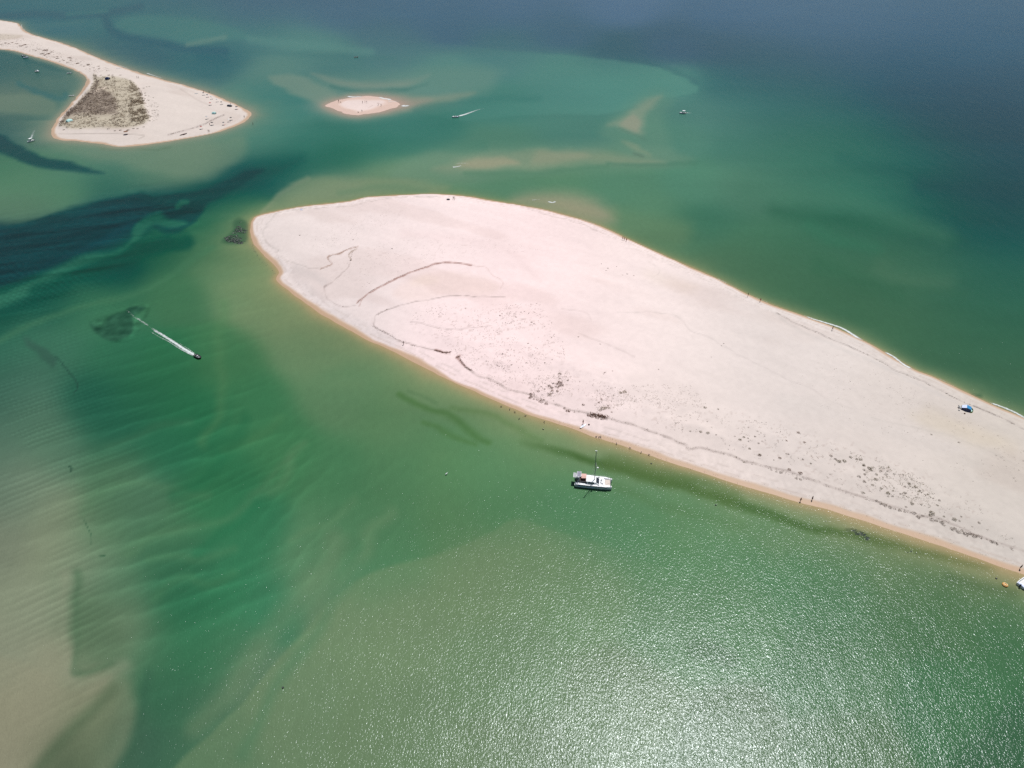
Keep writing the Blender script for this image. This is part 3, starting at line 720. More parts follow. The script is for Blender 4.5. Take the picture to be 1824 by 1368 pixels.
# ------------------------------------------------------------------ mesh builder
class MB:
    def __init__(s): s.v = []; s.f = []
    def add(s, vs, fs):
        b = len(s.v); s.v += [tuple(v) for v in vs]; s.f += [tuple(i + b for i in f) for f in fs]; return s
    def box(s, x0, x1, y0, y1, z0, z1, taper=0.0, top=None):
        a, b_ = (x1 - x0) * taper * .5, (y1 - y0) * taper * .5
        vs = [(x0, y0, z0), (x1, y0, z0), (x1, y1, z0), (x0, y1, z0), (x0 + a, y0 + b_, z1), (x1 - a, y0 + b_, z1), (x1 - a, y1 - b_, z1), (x0 + a, y1 - b_, z1)]
        return s.add(vs, [(0, 3, 2, 1), (4, 5, 6, 7), (0, 1, 5, 4), (1, 2, 6, 5), (2, 3, 7, 6), (3, 0, 4, 7)])
    def tube(s, p, q, r0, r1=None, n=8):
        r1 = r0 if r1 is None else r1
        p, q = Vector(p), Vector(q); d = (q - p).normalized()
        u = d.orthogonal().normalized(); w_ = d.cross(u); vs = []
        for c, r in ((p, r0), (q, r1)):
            for k in range(n):
                a = 2 * math.pi * k / n; vs.append(c + u * r * math.cos(a) + w_ * r * math.sin(a))
        fs = [(k, (k + 1) % n, n + (k + 1) % n, n + k) for k in range(n)] + [tuple(range(n - 1, -1, -1)), tuple(range(n, 2 * n))]
        return s.add(vs, fs)
    def path(s, pts, r, n=7):
        pts = [Vector(p) for p in pts]; rs = r if isinstance(r, (list, tuple)) else [r] * len(pts); vs = []
        for i, p in enumerate(pts):
            d = (pts[min(i + 1, len(pts) - 1)] - pts[max(i - 1, 0)]).normalized()
            u = (Vector((0, 0, 1)).cross(d)); u = u.normalized() if u.length > .05 else d.orthogonal().normalized(); w_ = d.cross(u)
            for k in range(n):
                a = 2 * math.pi * k / n; vs.append(p + (u * math.cos(a) + w_ * math.sin(a)) * rs[i])
        fs = [(i * n + k, i * n + (k + 1) % n, (i + 1) * n + (k + 1) % n, (i + 1) * n + k) for i in range(len(pts) - 1) for k in range(n)]
        fs += [tuple(range(n - 1, -1, -1)), tuple(range((len(pts) - 1) * n, len(pts) * n))]
        return s.add(vs, fs)
    def loft(s, rings, closed=True, caps=True):
        n = len(rings[0]); vs = [v for r in rings for v in r]; m_ = n if closed else n - 1
        fs = [(i * n + k, i * n + (k + 1) % n, (i + 1) * n + (k + 1) % n, (i + 1) * n + k) for i in range(len(rings) - 1) for k in range(m_)]
        if caps: fs += [tuple(range(n - 1, -1, -1)), tuple(range((len(rings) - 1) * n, len(rings) * n))]
        return s.add(vs, fs)
    def ball(s, c, rx, ry, rz, n=8, m_=5):
        vs = [(c[0], c[1], c[2] - rz)]; fs = []
        for j in range(1, m_):
            t_ = math.pi * j / m_
            for k in range(n):
                a = 2 * math.pi * k / n
                vs.append((c[0] + rx * math.sin(t_) * math.cos(a), c[1] + ry * math.sin(t_) * math.sin(a), c[2] - rz * math.cos(t_)))
        vs.append((c[0], c[1], c[2] + rz))
        for k in range(n): fs.append((0, 1 + (k + 1) % n, 1 + k))
        for j in range(m_ - 2):
            for k in range(n): fs.append((1 + j * n + k, 1 + j * n + (k + 1) % n, 1 + (j + 1) * n + (k + 1) % n, 1 + (j + 1) * n + k))
        L = len(vs) - 1
        for k in range(n): fs.append((1 + (m_ - 2) * n + k, 1 + (m_ - 2) * n + (k + 1) % n, L))
        return s.add(vs, fs)
    def torus(s, c, R0, r, n=20, m_=8, sx=1.0):
        vs = []; fs = []
        for i in range(n):
            a = 2 * math.pi * i / n
            for k in range(m_):
                b_ = 2 * math.pi * k / m_
                vs.append((c[0] + (R0 + r * math.cos(b_)) * math.cos(a) * sx, c[1] + (R0 + r * math.cos(b_)) * math.sin(a), c[2] + r * math.sin(b_)))
        for i in range(n):
            for k in range(m_): fs.append((i * m_ + k, ((i + 1) % n) * m_ + k, ((i + 1) % n) * m_ + (k + 1) % m_, i * m_ + (k + 1) % m_))
        return s.add(vs, fs)
    def build(s, name, mat, parent=None, smooth=False, bevel=0.0):
        me = bpy.data.meshes.new(name); me.from_pydata(s.v, [], s.f); me.validate(); me.update()
        me.materials.append(mat)
        if smooth:
            for p in me.polygons: p.use_smooth = True
        o = bpy.data.objects.new(name, me); COL.objects.link(o)
        if parent is not None: o.parent = parent
        if bevel:
            b_ = o.modifiers.new("bevel", 'BEVEL'); b_.width = bevel; b_.segments = 2; b_.limit_method = 'ANGLE'
        return o

MT = dict(
    white=simple("white_gelcoat", (.78, .79, .80), .35, .04, 2), offwhite=simple("aged_white", (.62, .62, .60), .5, .08, 4),
    grey=simple("grey_paint", (.32, .33, .35), .5, .1, 3), navy=simple("navy_paint", (.018, .03, .09), .4, .1, 3),
    dark=simple("dark_rubber", (.02, .022, .024), .55, .2, 6), glass=simple("tinted_glass", (.03, .035, .045), .12, .1, 3),
    solar=simple("solar_cells", (.16, .15, .22), .35, .1, 8), alu=simple("mast_alloy", (.2, .21, .22), .45, .08, 5),
    steel=simple("stainless", (.5, .5, .52), .3, .05, 5, .8), teak=simple("brown_canvas", (.09, .045, .035), .8, .25, 5),
    pink=simple("salmon_canvas", (.62, .38, .33), .8, .08, 4), net=simple("beige_net", (.58, .50, .44), .8, .1, 9),
    orange=simple("orange_vinyl", (.62, .30, .07), .5, .08, 4), cream=simple("cream_vinyl", (.75, .62, .36), .5, .06, 4),
    blue=simple("blue_polyester", (.02, .20, .42), .7, .1, 3), teal=simple("pale_teal_cloth", (.42, .66, .64), .7, .08, 3),
    lilac=simple("pale_lilac_cloth", (.56, .62, .82), .7, .06, 3), green=simple("lime_cloth", (.22, .29, .05), .7, .2, 4),
    skin=simple("sunlit_skin", (.30, .155, .095), .6, .1, 6), hair=simple("brown_hair", (.03, .018, .012), .7, .2, 9),
    red=simple("red_cloth", (.35, .04, .035), .8, .12, 5), black=simple("black_cloth", (.02, .02, .025), .8, .2, 5),
    feather=simple("grey_feathers", (.10, .09, .085), .8, .2, 12), gull=simple("white_feathers", (.75, .76, .76), .7, .05, 12),
    straw=simple("dry_thatch", (.18, .09, .05), .9, .3, 8), weed=simple("wet_seaweed", (.012, .024, .018), .5, .4, 3),
    slate=simple("slate_cloth", (.05, .06, .08), .8, .2, 5))

# ------------------------------------------------------------------ the sailing catamaran
def hull_rings(L, y0, hw, zk, zd, bow=0.92, n=9, flare=0.85):
    rs = []
    for i in range(n + 1):
        t_ = i / n; x = -L / 2 + L * t_
        wv = hw * (0.86 + 0.14 * math.sin(math.pi * min(1, t_ * 1.3) / 1.3) if t_ < .6 else max(0.10, 1 - ((t_ - .6) / .4) ** 2.2 * bow))
        k_ = zk * (1 - .55 * max(0, (t_ - .7) / .3) ** 2)
        z = zd + .10 * t_ ** 2
        rs.append([(x, y0 - wv, z), (x, y0 - wv * flare, z * .45), (x, y0 - wv * .45, k_ * .8), (x, y0, k_), (x, y0 + wv * .45, k_ * .8), (x, y0 + wv * flare, z * .45), (x, y0 + wv, z)])
    return rs
cpos = at(1057.5, 856.8, 1.3)
cat = empty("sailing_catamaran", (cpos.x, cpos.y, 0), R(-8))
tag(cat, "white sailing catamaran with a bare mast and solar panels anchored off the long sand bank", "catamaran")
for sy in (-1, 1):
    b_ = MB().loft(hull_rings(10.9, sy * 1.55, .62, -.45, 1.25, .72))
    h_ = b_.build("hull", MT['white'], cat, True)
    bb = MB()
    for i, xx in enumerate((-4.6, -3.3, -1.9, -.7)): bb.box(xx, xx + .95, sy * 2.12 - .03, sy * 2.12 + .03, .42, .70)
    bb.build("port_light", MT['lilac'], h_)
    bb = MB().box(-5.2, 4.1, sy * 2.16 - .03, sy * 2.16 + .03, .95, 1.18); bb.build("hull_stripe", MT['navy'], h_)
d_ = MB()
out = [(-4.6, -2.12), (3.6, -2.12), (5.1, -1.75), (5.1, -1.25), (3.3, -1.2), (3.3, 1.2), (5.1, 1.25), (5.1, 1.75), (3.6, 2.12), (-4.6, 2.12)]
d_.add([(x, y, 1.27) for x, y in out] + [(x, y, 1.36) for x, y in out], [tuple(range(9, -1, -1)), tuple(range(10, 20))] + [(i, (i + 1) % 10, 10 + (i + 1) % 10, 10 + i) for i in range(10)])
deck = d_.build("deck", MT['white'], cat)
MB().box(-3.9, 3.2, -1.3, 1.3, .45, 1.26).build("bridge_deck", MT['white'], cat)
MB().box(3.32, 5.0, -1.18, 1.18, 1.26, 1.30).build("bow_net", MT['net'], cat)
MB().tube((5.0, -1.9, 1.5), (5.0, 1.9, 1.5), .07).build("bow_beam", MT['steel'], cat)
MB().box(3.0, 4.7, 1.28, 1.42, 1.38, 1.44).build("bow_plank", MT['navy'], cat)
cab = MB().loft([[(-2.0, -1.5, 1.37), (1.7, -1.4, 1.37), (1.7, 1.4, 1.37), (-2.0, 1.5, 1.37)], [(-2.0, -1.32, 2.0), (.55, -1.25, 2.0), (.55, 1.25, 2.0), (-2.0, 1.32, 2.0)]]).build("cabin", MT['white'], cat, bevel=.08)
MB().loft([[(-2.3, -1.42, 2.12), (.1, -1.42, 2.12), (.1, 1.42, 2.12), (-2.3, 1.42, 2.12)], [(-2.25, -1.36, 2.26), (.0, -1.36, 2.26), (.0, 1.36, 2.26), (-2.25, 1.36, 2.26)]]).build("hard_top", MT['white'], cat, bevel=.05)
for sy in (-1, 1):
    MB().add([(-1.7, sy * 1.475, 1.55), (.2, sy * 1.45, 1.55), (.05, sy * 1.36, 1.9), (-1.7, sy * 1.40, 1.9)], [(0, 1, 2, 3), (3, 2, 1, 0)]).build("window", MT['glass'], cab)
MB().add([(1.62, -1.15, 1.46), (1.62, 1.15, 1.46), (.72, 1.1, 1.96), (.72, -1.1, 1.96)], [(0, 1, 2, 3)]).build("windscreen", MT['glass'], cab)
for x, y, sx, sy in ((1.95, .25, .45, .3), (1.95, -.55, .4, .3), (2.3, .75, .22, .5), (.55, .95, .3, .25), (2.35, -.9, .5, .3), (1.2, 1.65, .5, .22), (1.2, -1.65, .5, .22)):
    MB().box(x, x + sx, y - sy / 2, y + sy / 2, 1.365, 1.42).build("deck_hatch", MT['glass'], deck)
MB().box(-4.4, -2.02, -1.25, 1.25, 1.0, 1.38).build("cockpit_floor", MT['teak'], cat)
for sy in (-1, 1): MB().box(-4.2, -2.3, sy * 1.05 - .22, sy * 1.05 + .22, 1.38, 1.75).build("cockpit_bench", MT['black'], cat)
bim = MB().loft([[(-3.75, -.55 + .02, 2.55), (-3.75, .3, 2.72), (-3.75, 1.3, 2.62)], [(-2.3, -.45, 2.6), (-2.3, .3, 2.78), (-2.3, 1.32, 2.68)]], closed=False, caps=False)
bim.build("bimini", MT['pink'], cat)
MB().loft([[(-3.05, -.55, 2.57), (-3.05, .3, 2.74), (-3.05, 1.3, 2.64)], [(-2.95, -.5, 2.50), (-2.95, .3, 2.70), (-2.95, 1.3, 2.60)]], closed=False, caps=False).build("bimini_seam", MT['teak'], cat)
arch = MB()
for sy in (-1, 1):
    arch.path([(-4.7, sy * 1.5, 1.36), (-4.9, sy * 1.4, 2.4), (-5.0, sy * 1.2, 3.0)], .05); arch.path([(-3.9, sy * 1.5, 1.36), (-4.2, sy * 1.4, 2.6), (-4.3, sy * 1.2, 3.0)], .05)
arch.tube((-5.0, -1.2, 3.0), (-5.0, 1.2, 3.0), .05); arch.tube((-4.3, -1.2, 3.0), (-4.3, 1.2, 3.0), .05)
arch.build("stern_arch", MT['steel'], cat)
sp_ = MB().box(-5.1, -3.9, -.55, 1.6, 3.05, 3.10).build("solar_panel", MT['solar'], cat)
fr = MB()
for k in range(5): fr.box(-5.1, -3.9, -.57 + k * .54 - .03, -.57 + k * .54 + .03, 3.11, 3.14)
for xx in (-5.13, -3.93): fr.box(xx, xx + .06, -.6, 1.62, 3.10, 3.15)
fr.build("panel_frame", MT['white'], sp_)
sp2 = MB().box(-6.1, -5.25, -.6, 1.35, 2.65, 2.70).build("solar_panel", MT['grey'], cat)
MB().box(-6.15, -6.08, -.65, 1.4, 2.63, 2.73).build("panel_frame", MT['white'], sp2)
MB().box(-5.6, -4.6, -1.9, -1.2, .55, .8).build("stern_step", MT['white'], cat); MB().box(-5.6, -4.6, 1.2, 1.9, .55, .8).build("stern_step", MT['white'], cat)
MB().box(-5.3, -4.7, -.35, .35, .2, 1.5).build("outboard_motor", MT['black'], cat, bevel=.08)
mast = MB().tube((.25, 0, 2.0), (-.15, 0, 13.6), .10, .08, 10).build("mast", MT['alu'], cat)
MB().box(-.45, .15, -.07, .07, 13.6, 13.75).build("mast_head", MT['white'], mast)
MB().tube((.25, -1.0, 8.0), (.25, 1.0, 8.0), .045).build("spreader", MT['alu'], mast)
MB().ball((.75, 0, 7.0), .28, .28, .17, 10, 6).build("radar_dome", MT['white'], mast, True)
MB().path([(.3, 0, 5.6), (.75, 0, 6.9), (.45, 0, 7.9)], .05).build("radar_bracket", MT['white'], mast)
rg = MB()
rg.tube((-.1, 0, 13.3), (5.0, 0, 1.5), .022, n=4); rg.tube((.3, 0, 9.6), (3.6, 0, 1.4), .018, n=4)
for sy in (-1, 1): rg.tube((-.15, 0, 13.3), (-.6, sy * 2.05, 1.36), .015, n=4); rg.tube((.25, sy * 1.0, 8.0), (-.2, sy * 2.05, 1.36), .015, n=4)
rg.build("rigging", MT['steel'], cat)
rl = MB()
for sy in (-1, 1):
    for x in np.arange(-4.2, 4.6, 1.45): rl.tube((x, sy * 2.08, 1.36), (x, sy * 2.08, 1.95), .018, n=4)
    rl.tube((-4.2, sy * 2.08, 1.95), (4.5, sy * 1.95, 1.95), .012, n=4); rl.tube((-4.2, sy * 2.08, 1.65), (4.5, sy * 1.95, 1.65), .01, n=4)
rl.build("guard_rail", MT['steel'], cat)
MB().tube((-5.3, -1.85, .9), (-5.5, -2.0, 2.1), .05).build("flag_staff", MT['white'], cat)

# ------------------------------------------------------------------ motor boats
def boat_body(L, B, zf, mat_h='white', mat_i='offwhite', parent=None):
    n = 10; rings = []; inn = []
    for i in range(n + 1):
        t_ = i / n; x = -L / 2 + L * t_
        wv = B / 2 * (.92 if t_ < .15 else 1.0) if t_ < .5 else B / 2 * max(.04, (1 - ((t_ - .5) / .5) ** 2.3))
        z = zf * (1 + .28 * t_ ** 2)
        rings.append([(x, -wv, z), (x, -wv * .9, z * .25), (x, 0, -.22 * (1 - .6 * t_ ** 3)), (x, wv * .9, z * .25), (x, wv, z)])
        wi = max(.01, wv - .16)
        inn.append([(x, -wi, z), (x, -wi * .9, z - min(.42, z * .6)), (x, wi * .9, z - min(.42, z * .6)), (x, wi, z)])
    hull = MB().loft(rings, closed=False, caps=False)
    hull.add(rings[0], [(0, 1, 2, 3, 4)])
    g = []
    for i in range(n):
        for a_, b2 in ((0, 0), (4, 3)):
            hull.add([rings[i][a_], rings[i + 1][a_], inn[i + 1][b2], inn[i][b2]], [(0, 1, 2, 3)])
    h_ = hull.build("hull", MT[mat_h], parent)
    MB().loft(inn[:8], closed=False, caps=False).build("cockpit", MT[mat_i], parent)
    # fore deck closes the bow
    fd = MB()
    for i in range(7, n): fd.add([inn[i][0], inn[i + 1][0], inn[i + 1][3], inn[i][3]], [(0, 1, 2, 3)])
    fd.build("fore_deck", MT[mat_h], parent)
    return h_
def outboard(L, z, parent, mat='black'):
    MB().box(-L / 2 - .32, -L / 2 + .02, -.16, .16, z - .35, z + .42, .15).build("outboard_motor", MT[mat], parent, bevel=.04)
def motor_boat(name, L, B, style, px, py, rz, label, cat_="motor boat", group=None, hullm='white'):
    p = at(px, py, 0.3); e = empty(name, (p.x, p.y, 0), rz); tag(e, label, cat_, group)
    zf = .72 * min(1, B / 1.9)
    if style == 'rib':
        tb = MB(); L2 = L / 2; w2 = B / 2 - .22
        tb.path([(-L2, -w2, .42), (L2 * .3, -w2, .42), (L2 * .72, -w2 * .75, .48), (L2 * .98, 0, .58), (L2 * .72, w2 * .75, .48), (L2 * .3, w2, .42), (-L2, w2, .42)], .25, 9)
        tb.build("tube", MT['dark'], e, True)
        MB().loft([[(-L2 + .1, -w2, .28), (-L2 + .1, 0, -.1), (-L2 + .1, w2, .28)], [(L2 * .8, -w2 * .4, .4), (L2 * .8, 0, .1), (L2 * .8, w2 * .4, .4)]]).build("hull", MT['grey'], e)
        MB().box(-.35, .25, -.28, .28, .3, .95, .2).build("console", MT['offwhite'], e, bevel=.04)
        MB().box(-L2 + .3, -L2 + .7, -.5, .5, .3, .6).build("seat", MT['black'], e)
        outboard(L, .62, e); return e
    boat_body(L, B, zf, hullm, 'offwhite', e)
    if style != 'row': outboard(L, zf, e)
    if style == 'row':
        for x in (-.9, .3): MB().box(x, x + .25, -B / 2 + .2, B / 2 - .2, zf - .18, zf - .12).build("bench", MT['offwhite'], e)
    if style in ('open', 'cabin', 'canopy', 'top'):
        MB().box(-.45, .15, -.35, .35, zf - .4, zf + .45, .2).build("console", MT['white'], e, bevel=.04)
        MB().add([(.18, -.38, zf + .35), (.18, .38, zf + .35), (-.02, .34, zf + .8), (-.02, -.34, zf + .8)], [(0, 1, 2, 3), (3, 2, 1, 0)]).build("windscreen", MT['glass'], e)
        MB().box(-L / 2 + .3, -L / 2 + .8, -B / 2 + .3, B / 2 - .3, zf - .4, zf - .08).build("stern_seat", MT['lilac' if style == 'open' else 'offwhite'], e, bevel=.04)
    if style == 'cabin':
        MB().loft([[(-.4, -B * .36, zf), (L * .3, -B * .22, zf + .1), (L * .3, B * .22, zf + .1), (-.4, B * .36, zf)], [(-.3, -B * .32, zf + .75), (L * .14, -B * .2, zf + .75), (L * .14, B * .2, zf + .75), (-.3, B * .32, zf + .75)]]).build("cabin", MT['white'], e, bevel=.06)
    if style in ('canopy', 'top'):
        zt = zf + 1.35; c0 = -L * .34 if style == 'canopy' else -L * .22; c1 = c0 + L * .42
        MB().loft([[(c0, -B * .42, zt), (c0, 0, zt + .12), (c0, B * .42, zt)], [(c1, -B * .40, zt), (c1, 0, zt + .14), (c1, B * .40, zt)]], closed=False, caps=False).build("canopy", MT['white'], e)
        for x in (c0 + .1, c1 - .1):
            for sy in (-1, 1): MB().tube((x, sy * B * .40, zf - .05), (x, sy * B * .40, zt), .025, n=5).build("canopy_post", MT['steel'], e)
    return e
motor_boat("motor_boat", 3.3, 1.7, 'rib', 352.5, 635.5, R(-36), "black rubber boat with white wake speeding over the green channel", "rubber boat")
motor_boat("motor_boat", 4.7, 1.9, 'open', 811, 208.5, R(190), "white open motor boat trailing foam to the right of the tiny sand bar")
motor_boat("motor_boat", 4.7, 1.9, 'canopy', 1216, 201.5, R(178), "white motor boat with a roof over its stern, alone in open water at upper right")
motor_boat("motor_boat", 4.8, 2.0, 'top', 55, 251.5, R(-112), "white roofed motor boat with a wake beside the scrubby sand spit")
motor_boat("motor_boat", 4.4, 1.9, 'cabin', 66.5, 127.5, R(-12), "squat white cabin boat moored in the middle of the lagoon")
motor_boat("motor_boat", 4.3, 1.7, 'open', 46, 102.5, R(18), "pale blue white motor boat, lower one of the pair at the lagoon shore", hullm='lilac')
motor_boat("motor_boat", 4.0, 1.6, 'open', 42.3, 99.5, R(-8), "darker motor boat, upper one of the pair at the lagoon shore", hullm='grey')
motor_boat("rowing_boat", 3.9, 1.4, 'row', 123.5, 130.5, R(4), "small white dinghy moored nearest the inner bend of the lagoon beach", "dinghy")
motor_boat("rowing_boat", 4.3, 1.2, 'row', 128, 170.5, R(12), "slim white dinghy lying off the beach below the lagoon bend", "dinghy")
motor_boat("rowing_boat", 2.3, 1.3, 'row', 632.6, 101.6, R(80), "dark small boat, left one of the pair in the far channel", "dinghy", hullm='dark')
motor_boat("rowing_boat", 2.5, 1.4, 'row', 636.4, 101.4, R(100), "dark small boat, right one of the pair in the far channel", "dinghy", hullm='dark')
mb_ = motor_boat("motor_boat", 5.4, 2.3, 'open', 1828, 1037, R(28), "white open motor boat cut off by the right edge of the photo")
p = at(1790.5, 1041.5, .2); rb = empty("towable_float", (p.x, p.y, 0)); tag(rb, "round orange towable float with a cream top beside the cut off motor boat", "float")
MB().torus((0, 0, .2), .53, .17, 22, 9).build('tube', MT['orange'], rb, True)
MB().torus((0, 0, .42), .40, .09, 20, 7).build("top_ring", MT['cream'], rb, True)
MB().ball((0, 0, .28), .42, .42, .12, 14, 5).build("seat", MT['orange'], rb, True)

# ------------------------------------------------------------------ wakes and surf
def foam_material(name, thr, alpha):
    m, t, b = nt(name)
    b.inputs["Base Color"].default_value = (.66, .70, .70, 1); b.inputs["Roughness"].default_value = .8
    at_ = N(t, "ShaderNodeAttribute"); at_.attribute_name = "cover"
    tc = N(t, "ShaderNodeTexCoord"); no = noise(t, mapping(t, tc, (1, 1, 1)), 1.3, 4, .7, .4)
    v = mth(t, 'SUBTRACT', mth(t, 'ADD', at_.outputs["Fac"], no.outputs["Fac"]), thr)
    v = mth(t, 'MULTIPLY', v, 2.0)
    cl = N(t, "ShaderNodeClamp"); t.links.new(v, cl.inputs[0]); cl.inputs["Max"].default_value = alpha
    t.links.new(cl.outputs[0], b.inputs["Alpha"])
    return m
FOAM = foam_material("sea_foam", .90, .85)
def ribbon(name, strips, label, cat_, parent=None, z=.05, kind=None, wide=1.0):
    """strips: (points in photo pixels, half widths in metres, cover at start, cover at end)"""
    vs, fs, cov = [], [], []
    for pts, hw, c0, c1 in strips:
        P = smooth_open(atn(smooth_open(pts, 5)), 2); n = len(P); K = 7
        for i in range(n):
            d = P[min(i + 1, n - 1)] - P[max(i - 1, 0)]; d /= np.linalg.norm(d) + 1e-9; nr = np.array([-d[1], d[0]])
            t_ = i / (n - 1); ww_ = (hw[0] + (hw[1] - hw[0]) * t_) * wide
            for k in range(K):
                q = (k / (K - 1)) * 2 - 1; pt = P[i] + nr * ww_ * q
                zg = max(gh(n_, pt) for n_ in ('main', 'left', 'bar')) if 'surf' in name else 0.0
                vs.append((pt[0], pt[1], z + zg + .10 * (1 - q * q) * (1 - t_)))
                e_ = min(1, 6 * t_ * 1.0 + .4) * min(1, 5 * (1 - t_))
                cov.append((c0 + (c1 - c0) * t_) * (1 - q * q * .9) * e_)
        b0 = len(vs) - n * K
        for i in range(n - 1):
            for k in range(K - 1):
                a = b0 + i * K + k; fs.append((a, a + 1, a + K + 1, a + K))
    me = bpy.data.meshes.new(name); me.from_pydata(vs, [], fs); me.materials.append(FOAM)
    for p_ in me.polygons: p_.use_smooth = True
    a = me.attributes.new("cover", 'FLOAT', 'POINT'); a.data.foreach_set("value", np.array(cov, np.float32))
    o = bpy.data.objects.new(name, me); COL.objects.link(o)
    tag(o, label, cat_, kind=kind); return o
ribbon("boat_wake", [
    ([(350,634.5),(340,629),(325,620),(310,610),(295,600.5),(275,588),(258,576)], (.8, .9), 1.0, .66),
    ([(347,635.5),(334,629),(318,620),(300,608.5),(285,601),(270,592),(255,583)], (.30, .35), .78, .42),
    ([(349,632),(338,623.5),(322,613),(306,603)], (.25, .3), .7, .3),
    ([(268,583.5),(250,571),(240,565),(230,556),(216,543)], (.8, .9), .60, .35)], "long straight foam wake behind the black rubber boat", "wake", kind='stuff')
ribbon("boat_wake", [([(815,207.5),(828,204),(842,199),(856,194.5),(878,191)], (1.3, .8), 1.0, .3)], "slanting foam wake right of the tiny sand bar", "wake", kind='stuff', wide=1.4)
ribbon("boat_wake", [([(1221,201),(1230,201.6),(1238,203)], (.45, .3), .8, .2)], "short thin foam wake of the lone roofed boat", "wake", kind='stuff', wide=2.2)
ribbon("boat_wake", [([(55.5,248),(58,240),(62,231),(67,221)], (1.0, 2.0), .70, .2)], "fading foam wake in the water left of the scrubby spit", "wake", kind='stuff')
ribbon("surf_foam", [
    ([(1431,562),(1450,569),(1470,575),(1500,585),(1525,600),(1545,612)], (.5, 1.1), .8, .9),
    ([(1575,627),(1592,636),(1610,650),(1632,661)], (.6, .9), .8, .9),
    ([(1345,530),(1358,535),(1372,541)], (.3, .3), .6, .5), ([(1275,495),(1300,507),(1330,522)], (.35, .3), .6, .4),
    ([(1670,674),(1690,683),(1705,690)], (.25, .25), .55, .4), ([(1762,717),(1790,727),(1810,736),(1830,747),(1860,760)], (.7, .8), .8, .8),
    ([(946,357),(958,355.5),(966,355)], (.6, .5), .6, .4), ([(976,359),(984,361),(992,358)], (1.2, 1.0), .8, .7), ([(1000,371),(1008,372)], (1.3, 1.2), .7, .6), ([(925,362),(940,359)], (.5, .4), .55, .4),
    ([(646,353),(656,351.5),(668,352)], (.5, .4), .7, .5), ([(590,364),(605,362),(622,360)], (.3, .3), .55, .5), ([(462,383),(475,380)], (.25, .25), .7, .6), ([(450,392),(456,388)], (.3, .3), .7, .7),
    ([(1035,390),(1050,396),(1066,402)], (.25, .25), .55, .5), ([(1110,420),(1120,425)], (.25, .25), .5, .4), ([(1180,455),(1195,461)], (.25, .25), .6, .5),
    ([(1415,881),(1440,890)], (.12, .12), .6, .5), ([(1490,903),(1510,909),(1520,911)], (.12, .12), .6, .5)],
    "broken white surf along the outer shore of the largest sand bank", "surf", kind='stuff')
ribbon("surf_foam", [([(619,171.5),(628,173),(640,172.5),(648,173.5)], (1.1, .9), .85, .6), ([(675,173),(684,176),(693,177),(692,180)], (.9, 1.2), .8, .75), ([(690,182),(702,181),(715,180)], (1.0, .6), .6, .5),
    ([(716,188),(722,189),(730,187)], (1.3, 1.0), .9, .7), ([(706,190),(712,189)], (1.0, .8), .7, .6), ([(695,194),(702,193)], (.9, .9), .7, .6), ([(586,184),(596,179.5)], (1.0, .8), .45, .4), ([(582,186),(588,187)], (.6, .5), .7, .6), ([(690,188),(694,190)], (.8, .8), .6, .5), ([(733,182),(742,182.5)], (.5, .5), .5, .4)],
    "short white breakers round the tiny sand bar", "surf", kind='stuff', wide=2.2)
ribbon("surf_foam", [([(806,298),(815,297),(824,294)], (.9, .6), .75, .5), ([(812,292),(826,291),(838,292)], (.6, .4), .55, .4)], "thin white breaker on the shoal above the largest bank", "surf", kind='stuff', wide=2.0)
ribbon("surf_foam", [([(210,116),(222,120),(235,125)], (.7, .5), .6, .5), ([(260,130),(275,135),(295,141)], (.8, .5), .7, .5), ([(325,148),(340,153)], (.7, .6), .6, .5), ([(435,193),(441,197)], (.5, .5), .5, .4), ([(446,201),(443,206)], (.9, .6), .9, .7), ([(38,43),(40,50),(48,56)], (.5, .5), .6, .5)],
    "thin white surf along the seaward shore of the far spit", "surf", kind='stuff', wide=1.8)
ribbon("anchor_ripple", [([(1096,853),(1104,855),(1110,855)], (.9, .7), .35, .3)], "faint foamy ripple ahead of the catamaran's bow", "ripple", kind='stuff')

